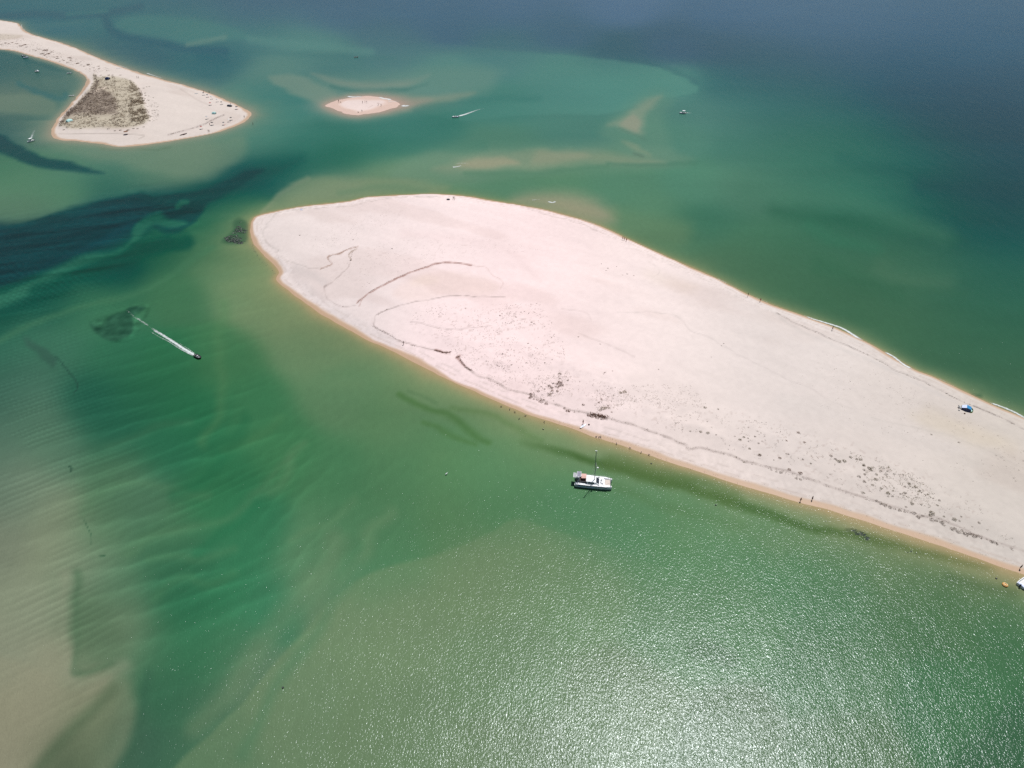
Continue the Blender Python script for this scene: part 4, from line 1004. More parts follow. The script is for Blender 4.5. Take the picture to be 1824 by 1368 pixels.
# ------------------------------------------------------------------ people
def figure(name, joints, edges, radii):
    me = bpy.data.meshes.new(name); me.from_pydata(joints, edges, []); o = bpy.data.objects.new(name, me); COL.objects.link(o)
    sk = o.modifiers.new("skin", 'SKIN'); sk.use_smooth_shade = True
    for i, r in enumerate(radii): me.skin_vertices[0].data[i].radius = r if isinstance(r, tuple) else (r, r)
    me.skin_vertices[0].data[0].use_root = True
    sb = o.modifiers.new("sub", 'SUBSURF'); sb.levels = 1; sb.render_levels = 1
    dg = bpy.context.evaluated_depsgraph_get(); ev = o.evaluated_get(dg); m2 = bpy.data.meshes.new_from_object(ev)
    bpy.data.objects.remove(o); m2.name = name; m2.materials.clear(); m2.materials.append(MT['skin']); return m2
def pose(kind):
    # pelvis, waist, chest, neck, head base, crown
    if kind == 'sit':
        J = [(0,0,.14),(0,-.05,.3),(0,-.08,.5),(0,-.04,.62),(0,-.01,.7),(0,0,.84),
             (.1,.05,.12),(.13,.42,.36),(.13,.62,.07),(.14,.78,.05),(-.1,.05,.12),(-.13,.42,.34),(-.13,.62,.07),(-.14,.78,.05),
             (.2,-.06,.56),(.26,.12,.36),(.22,.32,.36),(-.2,-.06,.56),(-.27,-.2,.3),(-.28,-.3,.08)]
    elif kind == 'lie':
        J = [(0,0,.12),(0,-.18,.13),(0,-.38,.14),(0,-.5,.13),(0,-.58,.13),(0,-.74,.14),
             (.1,.08,.1),(.13,.45,.1),(.14,.85,.07),(.16,.98,.08),(-.1,.08,.1),(-.14,.42,.22),(-.14,.7,.07),(-.14,.84,.06),
             (.2,-.38,.13),(.38,-.18,.09),(.42,.06,.07),(-.2,-.38,.13),(-.36,-.2,.09),(-.3,.02,.08)]
    else:
        st = .24 if kind == 'walk' else .04
        J = [(0,0,.92),(0,.01,1.1),(0,.02,1.32),(0,.03,1.46),(0,.04,1.53),(0,.05,1.72),
             (.09,.02,.88),(.1,st*.6,.48),(.1,st,.07),(.1,st+.14,.03),(-.09,-.0,.88),(-.1,-st*.4,.48),(-.1,-st,.07),(-.1,-st+.14,.03),
             (.19,.02,1.38),(.24,-st*.5,1.1),(.24,-st*.3+.06,.86),(-.19,.02,1.38),(-.25,st*.5,1.1),(-.25,st*.9+.05,.88)]
    E = [(0,1),(1,2),(2,3),(3,4),(4,5),(0,6),(6,7),(7,8),(8,9),(0,10),(10,11),(11,12),(12,13),(2,14),(14,15),(15,16),(2,17),(17,18),(18,19)]
    Rr = [(.14,.11),(.13,.10),(.15,.11),.055,.09,.085,.09,.06,.04,.035,.09,.06,.04,.035,.055,.04,.03,.055,.04,.03]
    return J, E, Rr
PM = {k: figure("person", *pose(k)) for k in ('stand', 'walk', 'sit', 'lie')}
def cloth(kind, shirt):
    b_ = MB(); J = pose(kind)[0]
    def ringt(c, rx, ry, d):
        return [(c[0] + rx * math.cos(a), c[1] + ry * math.sin(a) * (1 if abs(d) < .5 else .3), c[2] + (0 if abs(d) < .5 else ry * math.sin(a))) for a in [2 * math.pi * k / 10 for k in range(10)]]
    flat = 1 if kind == 'lie' else 0
    if shirt:
        b_.loft([ringt(J[0], .17, .135, flat), ringt(J[1], .16, .13, flat), ringt(J[2], .19, .14, flat), ringt(tuple((np.array(J[2]) + np.array(J[3])) / 2), .14, .1, flat)])
    if kind in ('stand', 'walk'):
        for s_, k, kk in ((1, 6, 7), (-1, 10, 11)):
            a, c = Vector(J[k]), Vector(J[kk]); b_.tube(a + Vector((0, 0, .06)), a.lerp(c, .55), .125, .105, 9)
        b_.loft([ringt((0, 0, .86), .175, .13, 0), ringt((0, 0, 1.02), .16, .125, 0)])
    else:
        b_.loft([ringt((J[0][0], J[0][1] - .06, J[0][2] + .02), .17, .13, flat), ringt((J[0][0], J[0][1] + .14, J[0][2] + .02), .18, .13, 1 if flat else 0)])
    return b_
def hairm(kind):
    J = pose(kind)[0]; c = (np.array(J[4]) + np.array(J[5])) / 2
    return MB().ball((c[0], c[1] - .02, c[2] + .035), .105, .115, .115, 10, 6)
PN = 0
def person(nm, px, py, kind, label, rz=None, cl='black', shirt=False, group=None, sea=False, sc_=1.0):
    global PN
    p = at(px, py, -.15) if sea else on(nm, px, py)
    e = empty("person", (p.x, p.y, -.15 if sea else p.z - .01), (PN * 1.7) % 6.28 if rz is None else rz); e.scale = (sc_,) * 3; PN += 1
    tag(e, label, "person", group)
    o = bpy.data.objects.new("body", PM[kind]); COL.objects.link(o); o.parent = e
    cloth(kind, shirt).build("swimwear" if not shirt else "clothes", MT[cl], e, True)
    hairm(kind).build("hair", MT['hair'], e, True)
    return e
person("main", 1425, 894, 'walk', "person wading ankle deep off the inner shore, far right of the catamaran", cl='black', sea=True)
person("main", 1446, 891, 'stand', "person standing at the waterline just right of the wading person", cl='slate')
person("main", 1816, 1013.5, 'stand', "dark clad person standing on the beach above the cut off motor boat", cl='black', shirt=True)
person("main", 719, 614, 'stand', "dark clad person alone on the inner beach left of the drift line curve", cl='slate', shirt=True)
person("main", 1038.5, 755, 'stand', "person standing behind the white board on the inner beach", cl='red')
person("main", 1109, 427, 'walk', "left person of the three walking along the outer beach", cl='black', group="walkers on the outer beach")
person("main", 1112, 428, 'walk', "middle person of the three walking along the outer beach", cl='slate', group="walkers on the outer beach")
person("main", 1115.5, 430, 'stand', "right person of the three walking along the outer beach", cl='red', group="walkers on the outer beach")
person("main", 1332, 528, 'stand', "dark person at the outer waterline, left of the next lone walker", cl='black', shirt=True, sc_=1.05)
person("main", 1354, 537, 'walk', "lone walker on the wet outer shore, right of the dark standing person", cl='red')
person("main", 1482, 588, 'walk', "person standing in the surf band of the outer shore", cl='black', shirt=True, sc_=1.1)
person("main", 807.5, 355, 'stand', "left person of the pair at the top of the large bank", cl='black', group="pair at the top shore")
person("main", 810, 355.5, 'stand', "right person of the pair at the top of the large bank", cl='slate', group="pair at the top shore")
person("bar", 603.5, 182, 'stand', "dark person standing at the left end of the tiny sand bar", cl='black', shirt=True, sc_=1.1)
person("bar", 606.5, 182.5, 'sit', "person sitting beside a standing one at the left end of the tiny bar", cl='slate')
person("bar", 646, 184, 'stand', "leftmost of the three people at the back of the tiny bar", cl='slate')
person("bar", 650.5, 183, 'stand', "middle one of the three people at the back of the tiny bar", cl='red')
person("bar", 653.5, 183.5, 'walk', "rightmost of the three people at the back of the tiny bar", cl='white')
person("bar", 638, 200.5, 'sit', "person crouching at the near edge of the tiny bar", cl='black', shirt=True)
person("bar", 645, 199.5, 'stand', "dark person standing near the front edge of the tiny bar", cl='black', shirt=True)
person("bar", 674, 188, 'walk', "pale clad person at the right end of the tiny bar", cl='offwhite', shirt=True)
person("bar", 679, 189.5, 'stand', "dark clad person at the right end of the tiny bar", cl='black', shirt=True)
person("left", 244.5, 139.5, 'stand', "left one of two people on the open sand above the scrub", cl='slate')
person("left", 247.5, 140, 'walk', "right one of two people on the open sand above the scrub", cl='black', shirt=True)
person("left", 363, 164.5, 'stand', "person standing at the seaward waterline of the far spit, left of another", cl='red')
person("left", 373, 165.5, 'walk', "person wading at the seaward edge of the far spit", cl='black', shirt=True)
person("left", 371.5, 235.5, 'stand', "left one of two people at the near waterline of the far spit", cl='slate')
person("left", 373.5, 235.5, 'walk', "right one of two people at the near waterline of the far spit", cl='offwhite')
person("left", 435.5, 210, 'walk', "person walking near the tip of the far spit", cl='black', shirt=True)
person("left", 411, 187, 'stand', "person beside the dark shelter near the seaward shore of the far spit", cl='slate')
person("left", 374, 223.5, 'stand', "person beside a dark parasol on the near side of the far spit", cl='red')
person("left", 451, 222.5, 'stand', "bather in the water off the tip of the far spit", cl='black', sea=True)

# ------------------------------------------------------------------ parasols, shelters and beach gear
def parasol(px, py, mat, label, r=1.1, group=None):
    r *= .8; p = on("left", px, py); e = empty("beach_parasol", tuple(p)); tag(e, label, "parasol", group)
    n = 10; a = MB(); top = (0, 0, 2.15); vs = [top] + [(r * math.cos(2 * math.pi * k / n), r * math.sin(2 * math.pi * k / n), 1.8 - .04 * (k % 2)) for k in range(n)]
    a.add(vs + [(v[0] * .96, v[1] * .96, v[2] - .03) for v in vs], [(0, 1 + k, 1 + (k + 1) % n) for k in range(n)] + [(n + 1, n + 2 + (k + 1) % n, n + 2 + k) for k in range(n)])
    a.build("canopy", MT[mat], e); MB().tube((0, 0, -.1), (0, 0, 2.25), .03, n=6).build("pole", MT['steel'], e)
    MB().box(.3, .9, -.6, .6, .0, .06).build("beach_mat", MT['slate' if mat != 'slate' else 'red'], e)
    return e
G = "parasols on the tip of the far spit"
for i, (x, y, mm, lb, r) in enumerate((
    (363, 169.5, 'black', "dark parasol nearest the seaward waterline, first from the left in the upper row", 1.0),
    (370, 173, 'slate', "slate parasol, second from the left in the upper row of the far spit", 1.1),
    (377, 176.6, 'grey', "grey parasol, third from the left in the upper row of the far spit", .9),
    (387, 181.5, 'grey', "grey parasol, fourth from the left in the upper row of the far spit", .9),
    (395, 186, 'black', "dark parasol, fifth from the left in the upper row of the far spit", 1.0),
    (422, 194.5, 'slate', "slate parasol nearest the tip of the far spit", 1.3),
    (375, 187.5, 'red', "dark red parasol standing apart below the upper row", 1.1),
    (369, 212, 'grey', "flat grey parasol left of the double drift line", 1.0),
    (378.5, 222.8, 'black', "dark parasol with pale gear on the near side of the spit tip", 1.2),
    (412, 214, 'black', "dark parasol nearest the near right shore of the far spit", 1.1),
    (408, 217, 'offwhite', "pale parasol just below a dark one near the right shore", .9),
    (399, 222.6, 'slate', "slate parasol alone by the near shore below the spit tip", 1.0),
    (359, 230, 'red', "reddish parasol lowest on the near shore of the far spit", 1.0))):
    parasol(x, y, mm, lb, r, G)
def tent(nm, px, py, L, B, Hh, mat, label, cat_="tent", rz=0.0, side=None):
    p = on(nm, px, py); e = empty("beach_tent", tuple(p), rz); tag(e, label, cat_)
    rings = []
    for i in range(7):
        t_ = i / 6; x = -L / 2 + L * t_; hh = Hh * (1 - .25 * abs(t_ * 2 - 1) ** 2)
        rings.append([(x, B / 2 * math.cos(a), hh * math.sin(a)) for a in [math.pi * k / 8 for k in range(9)]])
    MB().loft(rings, closed=False, caps=True).build("fabric_shell", MT[mat], e)
    MB().box(L / 2 - .02, L / 2 + .03, -B * .28, B * .28, 0, Hh * .62).build("entrance", MT[side or 'black'], e)
    MB().tube((-L / 2, 0, Hh * .74), (L / 2, 0, Hh * .74), .04, n=5).build("ridge_pole", MT['steel'], e)
    return e
tent("left", 409, 189.5, 3.4, 2.0, 1.3, 'slate', "dark low shelter near the seaward side of the spit tip", rz=R(-20))
tent("left", 381.5, 202.8, 2.6, 2.2, 1.5, 'teal', "pale teal tent in the middle of the far spit tip")
tent("left", 192, 141, 3.2, 3.0, 1.7, 'navy', "dark navy tent at the top edge of the scrub")
tent("left", 124, 217, 3.6, 3.2, 1.9, 'teal', "pale blue tent in the lower left corner of the scrub", rz=R(60), side='slate')
tent("left", 349.5, 167, 2.4, .9, .5, 'offwhite', "small off white shelter on open sand left of the upper parasol row", "shelter")
for k, (x, y) in enumerate(((324, 240.5), (327, 239.8), (329.6, 239.3))):
    motor = empty("beached_kayak", tuple(on("left", x, y)), R(65)); tag(motor, ("leftmost", "middle", "rightmost")[k] + " dark kayak of the three beached on the spit's near shore", "kayak", "kayaks beached on the far spit")
    rr = []
    for i in range(9):
        t_ = i / 8; w_ = .42 * math.sin(math.pi * (.06 + .88 * t_)) ; rr.append([(-1.7 + 3.4 * t_, w_ * math.cos(a), .22 + (.18 + .1 * abs(2 * t_ - 1)) * math.sin(a)) for a in [2 * math.pi * j / 8 for j in range(8)]])
    MB().loft(rr).build("hull", MT['dark'], motor, True); MB().torus((-.1, 0, .4), .3, .05, 12, 5, 1.5).build("cockpit_rim", MT['red'], motor)
# straw parasol on the open sand below the scrub
e = parasol(225.5, 239, 'straw', "round brown thatched parasol alone on the sand below the scrub", 1.9)
# white sign-like pole and bench by the scrub path
p = on("left", 154.5, 172); e = empty("marker_post", tuple(p)); tag(e, "thin white post with a short arm at the lagoon side of the scrub", "post")
MB().tube((0, 0, -.1), (0, 0, 3.4), .12, n=6).build("post", MT['offwhite'], e); MB().tube((-.9, 0, 2.6), (.9, 0, 2.3), .09, n=6).build("arm", MT['white'], e)
p = on("left", 212, 121.5); e = empty("beached_board", tuple(p), R(12)); tag(e, "thin white paddle board lying on the far spit above the scrub", "paddle board")
def board(e, L, B, mat):
    rr = []
    for i in range(11):
        t_ = i / 10; w_ = B / 2 * math.sin(math.pi * (.05 + .9 * t_)) ** .6; zc = .14 + .12 * (2 * t_ - 1) ** 4
        rr.append([(-L / 2 + L * t_, w_ * math.cos(a), zc + .07 * math.sin(a)) for a in [2 * math.pi * j / 8 for j in range(8)]])
    MB().loft(rr).build("deck", MT[mat], e, True)
    MB().box(-.5, .5, -B * .25, B * .25, .215, .23).build("deck_pad", MT['lilac'], e); MB().box(-L / 2 + .25, -L / 2 + .5, -.02, .02, -.02, .12).build("fin", MT['black'], e)
board(e, 4.4, .8, 'white')
p = on("main", 1038.5, 759.5); e = empty("beached_board", tuple(p), R(42)); tag(e, "white paddle board lying on the wet edge of the inner beach", "paddle board"); board(e, 2.9, .85, 'white')
p = on("main", 1049, 757); e = empty("beach_bag", tuple(p)); tag(e, "small dark bag on the sand right of the white board", "bag")
MB().ball((0, 0, .2), .32, .24, .24, 10, 6).build("pouch", MT['teak'], e, True); MB().torus((0, 0, .42), .14, .02, 10, 5).build("handle", MT['black'], e)
# blue beach shelter on the right
p = on("main", 1721, 729.5); e = empty("beach_shelter", tuple(p), R(-30)); tag(e, "blue and lilac beach shelter with a lime rim near the outer shore", "beach shelter")
a = MB(); a.add([(-.2, -.95, 1.35), (1.25, -.9, 1.0), (1.25, .9, 1.0), (-.2, .95, 1.35)], [(0, 1, 2, 3)]); a.build("roof_panel", MT['blue'], e)
a = MB(); a.add([(-1.5, -.8, .75), (-.2, -.95, 1.35), (-.2, .95, 1.35), (-1.5, .85, .75)], [(0, 1, 2, 3)]); a.build("roof_panel", MT['lilac'], e)
a = MB(); a.add([(-1.5, -.8, .75), (-.2, -.95, 1.35), (1.25, -.9, 1.0), (1.3, -1.15, .05), (-.2, -1.25, .05), (-1.6, -1.1, .05)], [(0, 5, 4, 1), (1, 4, 3, 2)]); a.build("side_wall", MT['navy'], e)
a = MB(); a.add([(-1.5, .85, .75), (-.2, .95, 1.35), (1.25, .9, 1.0), (1.3, 1.15, .05), (-.2, 1.25, .05), (-1.6, 1.1, .05), (1.3, 1.15, .05)], [(0, 1, 4, 5), (1, 2, 3, 4)]); a.build("side_wall", MT['teal'], e)
a = MB(); pts = [(1.2 + .75 * math.sin(t_), 1.15 * -math.cos(t_)) for t_ in [math.pi * k / 8 for k in range(9)]]
for (x0, y0), (x1, y1) in zip(pts, pts[1:]): a.add([(x0, y0, .02), (x1, y1, .02), (x1, y1, .55), (x0, y0, .55), (x0 * 1.12 - .12, y0 * 1.12, .02), (x1 * 1.12 - .12, y1 * 1.12, .02)], [(0, 1, 2, 3), (3, 2, 5, 4)])
a.build("wind_screen", MT['green'], e)
MB().box(1.15, 1.8, -.85, .8, .03, .12).build("floor_sheet", MT['teal'], e)
for sy in (-1, 1): MB().tube((-.2, sy * .95, 1.35), (-.2, sy * 1.2, 0), .03, n=5).build("pole", MT['steel'], e)
for k, (x, y, s_, mm) in enumerate(((1708.5, 726, .62, 'grey'), (1711, 727.5, .45, 'offwhite'), (1708, 731, .35, 'offwhite'), (1718, 737, .32, 'straw'))):
    p = on("main", x, y); q = empty("folding_chair" if k == 0 else "beach_bag", tuple(p), k * 1.1)
    tag(q, ("grey folding chair left of the blue beach shelter", "pale bag between the folding chair and the blue shelter", "white bag just below the folding chair", "brown bag in front of the blue beach shelter")[k], "chair" if k == 0 else "bag")
    if k == 0:
        MB().box(-.35, .35, -.35, .35, .35, .42).build("seat", MT[mm], q); MB().box(-.38, -.3, -.35, .35, .42, 1.0).build("backrest", MT['offwhite'], q)
        for sx in (-1, 1):
            for sy in (-1, 1): MB().tube((sx * .3, sy * .3, 0), (sx * .3, sy * .3, .36), .025, n=5).build("leg", MT['steel'], q)
    else:
        MB().ball((0, 0, s_ * .5), s_, s_ * .7, s_ * .55, 10, 6).build("pouch", MT[mm], q, True); MB().torus((0, 0, s_), s_ * .4, .02, 10, 5).build("handle", MT['black'], q)
p = on("main", 798.5, 355.8); e = empty("beach_bag", tuple(p)); tag(e, "dark bundle left of the pair at the top shore", "bag"); MB().ball((0, 0, .3), 1.0, .55, .35, 10, 6).build("pouch", MT['slate'], e, True)
p = on("main", 537, 373); e = empty("beach_parasol", tuple(p)); tag(e, "grey folded parasol and mat near the top left shore of the bank", "parasol")
MB().tube((-.6, 0, .12), (.9, .2, .2), .14, .05, 8).build("canopy", MT['slate'], e); MB().box(-.5, .8, -.9, -.2, 0, .05).build("beach_mat", MT['lilac'], e)

# ------------------------------------------------------------------ birds
def bird(px, py, rz, label, mat='feather', sea=False, nm="main", s_=1.0, group=None):
    p = at(px, py, .02) if sea else on(nm, px, py)
    e = empty("sea_bird", tuple(p), rz); e.scale = (s_,) * 3; tag(e, label, "bird", group)
    b_ = MB(); rr = []
    for x, r, z in ((-.34, .02, .30), (-.2, .06, .30), (-.05, .115, .30), (.1, .12, .33), (.2, .07, .40), (.26, .05, .47), (.32, .055, .50), (.37, .03, .50), (.43, .008, .48)):
        rr.append([(x, r * math.cos(a), z + r * math.sin(a)) for a in [2 * math.pi * k / 8 for k in range(8)]])
    b_.loft(rr); b_.build("body", MT[mat], e, True)
    for sy in (-1, 1): MB().add([(.12, sy * .11, .38), (-.05, sy * .135, .35), (-.42, sy * .05, .30), (-.1, sy * .10, .25), (.12, sy * .10, .29)], [(0, 1, 2, 3, 4), (4, 3, 2, 1, 0)]).build("wing", MT['grey' if mat == 'gull' else mat], e)
    for sy in (-1, 1): MB().tube((0, sy * .05, 0), (0, sy * .05, .24), .012, n=5).build("leg", MT['orange'], e)
BG = "dark birds standing at the inner waterline"
lbs = ["single dark bird at the inner waterline, first of the row from the left", "dark bird at the inner waterline, second of the row from the left", "dark bird with a long shadow, third of the row from the left", "dark bird slightly out in the water below the third of the row",
       "lone dark bird in the shallows left of the paddle board", "dark bird far right in the row, near the catamaran's mast top", "dark bird on the waterline above the mast of the catamaran", "dark bird on the wet sand right of the mast",
       "dark bird in the shallows right of the catamaran's mast", "dark bird on the inner waterline half way to the wading person", "dark bird in a pair on the wet sand, left one", "dark bird in a pair on the wet sand, right one", "small dark bird low in the shallows under the row"]
for k, (x, y) in enumerate(((893, 725), (908, 730), (917, 735), (925, 746.5), (969.5, 752.5), (1062, 779), (1098, 791.5), (1122, 799), (1142, 806.5), (1156, 811), (1067, 779.5), (1070, 779.5), (936, 741.5))):
    bird(x, y, k * 1.3, lbs[k], s_=1.05, group=BG, sea=True)
bird(795.3, 845.5, R(40), "white gull resting on the green water left of the catamaran", 'gull', True, s_=1.35)
# dark floats in the shallows
for x, y, lb in ((967.5, 765, "dark round float in the shallows below the dark birds"), (1160, 826, "dark round float in the olive shallows right of the catamaran"), (1275, 900, "dark round float over the weed band right of the catamaran"), (1774.5, 1030.5, "dark round float left of the cut off motor boat"), (504, 1225, "dark float alone in the glittering water at lower left")):
    p = at(x, y, 0); e = empty("mooring_float", tuple(p)); e.scale = (.72,) * 3; tag(e, lb, "float"); MB().ball((0, 0, .1), .34, .34, .26, 12, 8).build("ball", MT['dark'], e, True); MB().torus((0, 0, .38), .08, .02, 10, 5).build("eye", MT['steel'], e)

# ------------------------------------------------------------------ sea-weed mats breaking the surface
def weed_patch(P, dens, label, seed, hmax=.12, size=(.25, .9)):
    rg_ = np.random.default_rng(seed); P2 = atn(smooth_closed(P, 3)); lo, hi = P2.min(0), P2.max(0)
    area = (hi - lo).prod(); n = int(area * dens); x = rg_.uniform(lo[0], hi[0], n); y = rg_.uniform(lo[1], hi[1], n)
    v = vnoise(x, y, 2.2, seed); k = inside(x, y, P2) & (v > .38); b_ = MB()
    for xx, yy in zip(x[k], y[k]):
        a = rg_.uniform(-.5, 1.1); L = rg_.uniform(*size); w_ = L * rg_.uniform(.12, .35); hh = rg_.uniform(.02, hmax); c_, s_ = math.cos(a), math.sin(a)
        q = [(-L, 0), (-L * .4, w_), (L * .5, w_ * .7), (L, 0), (L * .4, -w_), (-L * .5, -w_ * .8)]
        b_.add([(xx + c_ * u - s_ * v_, yy + s_ * u + c_ * v_, .008) for u, v_ in q] + [(xx, yy, .01 + hh)], [(i, (i + 1) % 6, 6) for i in range(6)])
    o = b_.build("seaweed_patch", MT['weed'], None); tag(o, label, "seaweed", kind='stuff'); return o
weed_patch([(400,423),(402,428),(412,429),(416,433),(428,434),(436,430),(434,422),(440,410),(437,402),(430,396),(420,398),(418,410),(412,418)], 3.6, "dark tangled seaweed bed off the left tip of the largest bank", 201, .18)
weed_patch([(400,424),(404,430),(420,433),(430,435),(436,430),(428,427),(414,426)], 5.0, "darkest front rim of the seaweed bed off the left tip", 203, .2)
weed_patch([(1512,942),(1522,943),(1535,947),(1541,951),(1540,954),(1530,954),(1522,950)], 8, "dark seaweed mat in the shallows, larger upper one at right", 205, .1, (.3, .7))
weed_patch([(1539,955),(1545,957),(1550,960),(1546,963),(1540,960)], 9, "dark seaweed mat in the shallows, smaller lower one at right", 207, .1, (.3, .6))
weed_patch([(1465,924),(1468,928),(1473,929),(1470,925)], 6, "small seaweed clump left of the larger weed mats", 209, .08, (.2, .4))
weed_patch([(1492,935),(1500,937),(1499,940),(1493,937)], 3, "thin seaweed scrap between clump and mats", 211, .06, (.2, .4))
weed_patch([(1578,965),(1586,968),(1584,971),(1579,968)], 3, "sparse seaweed scraps right of the weed mats", 213, .06, (.2, .4))
weed_patch([(1606,978),(1618,980),(1633,984),(1630,987),(1612,983)], 2.5, "last seaweed scraps toward the right edge", 215, .06, (.2, .5))
weed_patch([(449,438),(452,437),(460,455),(470,466),(480,474),(480,477),(468,470),(456,455)], 2.0, "thin dark weed line hugging the left tip of the bank", 217, .06, (.15, .4))
weed_patch([(484,480),(490,486),(496,490),(498,486),(497,492),(490,492)], 2.0, "weed scraps in the notch of the left shore", 219, .06, (.15, .35))

# ------------------------------------------------------------------ plants on the sand
def plant_mat(name, a, c):
    m, t, b = nt(name); tc = N(t, "ShaderNodeTexCoord"); g = N(t, "ShaderNodeNewGeometry")
    rp = N(t, "ShaderNodeValToRGB"); rp.color_ramp.elements[0].color = (*a, 1); rp.color_ramp.elements[1].color = (*c, 1)
    t.links.new(g.outputs["Random Per Island"], rp.inputs[0]); t.links.new(rp.outputs[0], b.inputs["Base Color"])
    b.inputs["Roughness"].default_value = .85; b.inputs["Specular IOR Level"].default_value = .15; return m
PMAT = dict(grey=plant_mat("grey_dune_leaf", (.13, .098, .078), (.31, .245, .195)), brown=plant_mat("brown_dune_leaf", (.095, .048, .032), (.29, .155, .10)),
            olive=plant_mat("olive_dune_leaf", (.07, .06, .028), (.25, .20, .10)), scrub=plant_mat("scrub_leaf", (.16, .12, .085), (.44, .35, .25)), heath=plant_mat("heath_leaf", (.19, .145, .12), (.42, .34, .28)), dry=plant_mat("pale_dry_leaf", (.2, .16, .11), (.42, .34, .24)))
def blades(rg_, n, r, hgt, wid):
    """n leaf blades spread through a low dome, as arrays"""
    az = rg_.uniform(0, 6.283, n); rad = r * np.sqrt(rg_.random(n)); zz = hgt * (1 - (rad / r) ** 2 * .8) * rg_.uniform(.15, 1, n)
    c = np.stack([rad * np.cos(az), rad * np.sin(az), zz], 1)
    d = np.stack([np.cos(az) + rg_.normal(0, .6, n), np.sin(az) + rg_.normal(0, .6, n), rg_.uniform(.1, 1.2, n)], 1); d /= np.linalg.norm(d, axis=1)[:, None]
    s_ = np.cross(d, rg_.normal(0, 1, (n, 3))); s_ /= np.linalg.norm(s_, axis=1)[:, None] + 1e-9
    L = wid * rg_.uniform(1.6, 3.2, n)[:, None]; w_ = wid * rg_.uniform(.5, 1, n)[:, None] * .5
    return np.stack([c - s_ * w_, c + s_ * w_, c + d * L], 1)
def tri_mesh(name, T, mat):
    T = T.reshape(-1, 3); n = len(T) // 3; me = bpy.data.meshes.new(name)
    me.vertices.add(len(T)); me.vertices.foreach_set("co", T.astype(np.float32).reshape(-1))
    me.loops.add(len(T)); me.loops.foreach_set("vertex_index", np.arange(len(T), dtype=np.int32))
    me.polygons.add(n); me.polygons.foreach_set("loop_start", np.arange(0, len(T), 3, dtype=np.int32)); me.update(calc_edges=True); me.materials.append(mat); return me
BM = {}
for kk in PMAT:
    for j in range(3):
        rg_ = np.random.default_rng(300 + j); lob = [blades(rg_, 46, 1.0, .75, .2)]
        for q in range(3):
            a_ = rg_.uniform(0, 6.28); o_ = blades(rg_, 26, .5, .5, .18); o_[..., 0] += math.cos(a_) * .8; o_[..., 1] += math.sin(a_) * .8; lob.append(o_)
        BM[kk, j] = tri_mesh("dune_shrub", np.concatenate(lob), PMAT[kk])
NS = 0
def shrub(nm, px, py, wpx, kk, label, group, flat=1.0):
    global NS
    p = on(nm, px, py); dep = p.y * CP + H * SP; r = wpx * .5 * dep / F
    o = bpy.data.objects.new("dune_shrub", BM[kk, NS % 3]); COL.objects.link(o); o.location = (p.x, p.y, p.z - .03)
    o.rotation_euler = (0, 0, NS * 2.4); o.scale = (r * .85, r * .85, r * .85 * flat); tag(o, label, "shrub", group); NS += 1
    return o
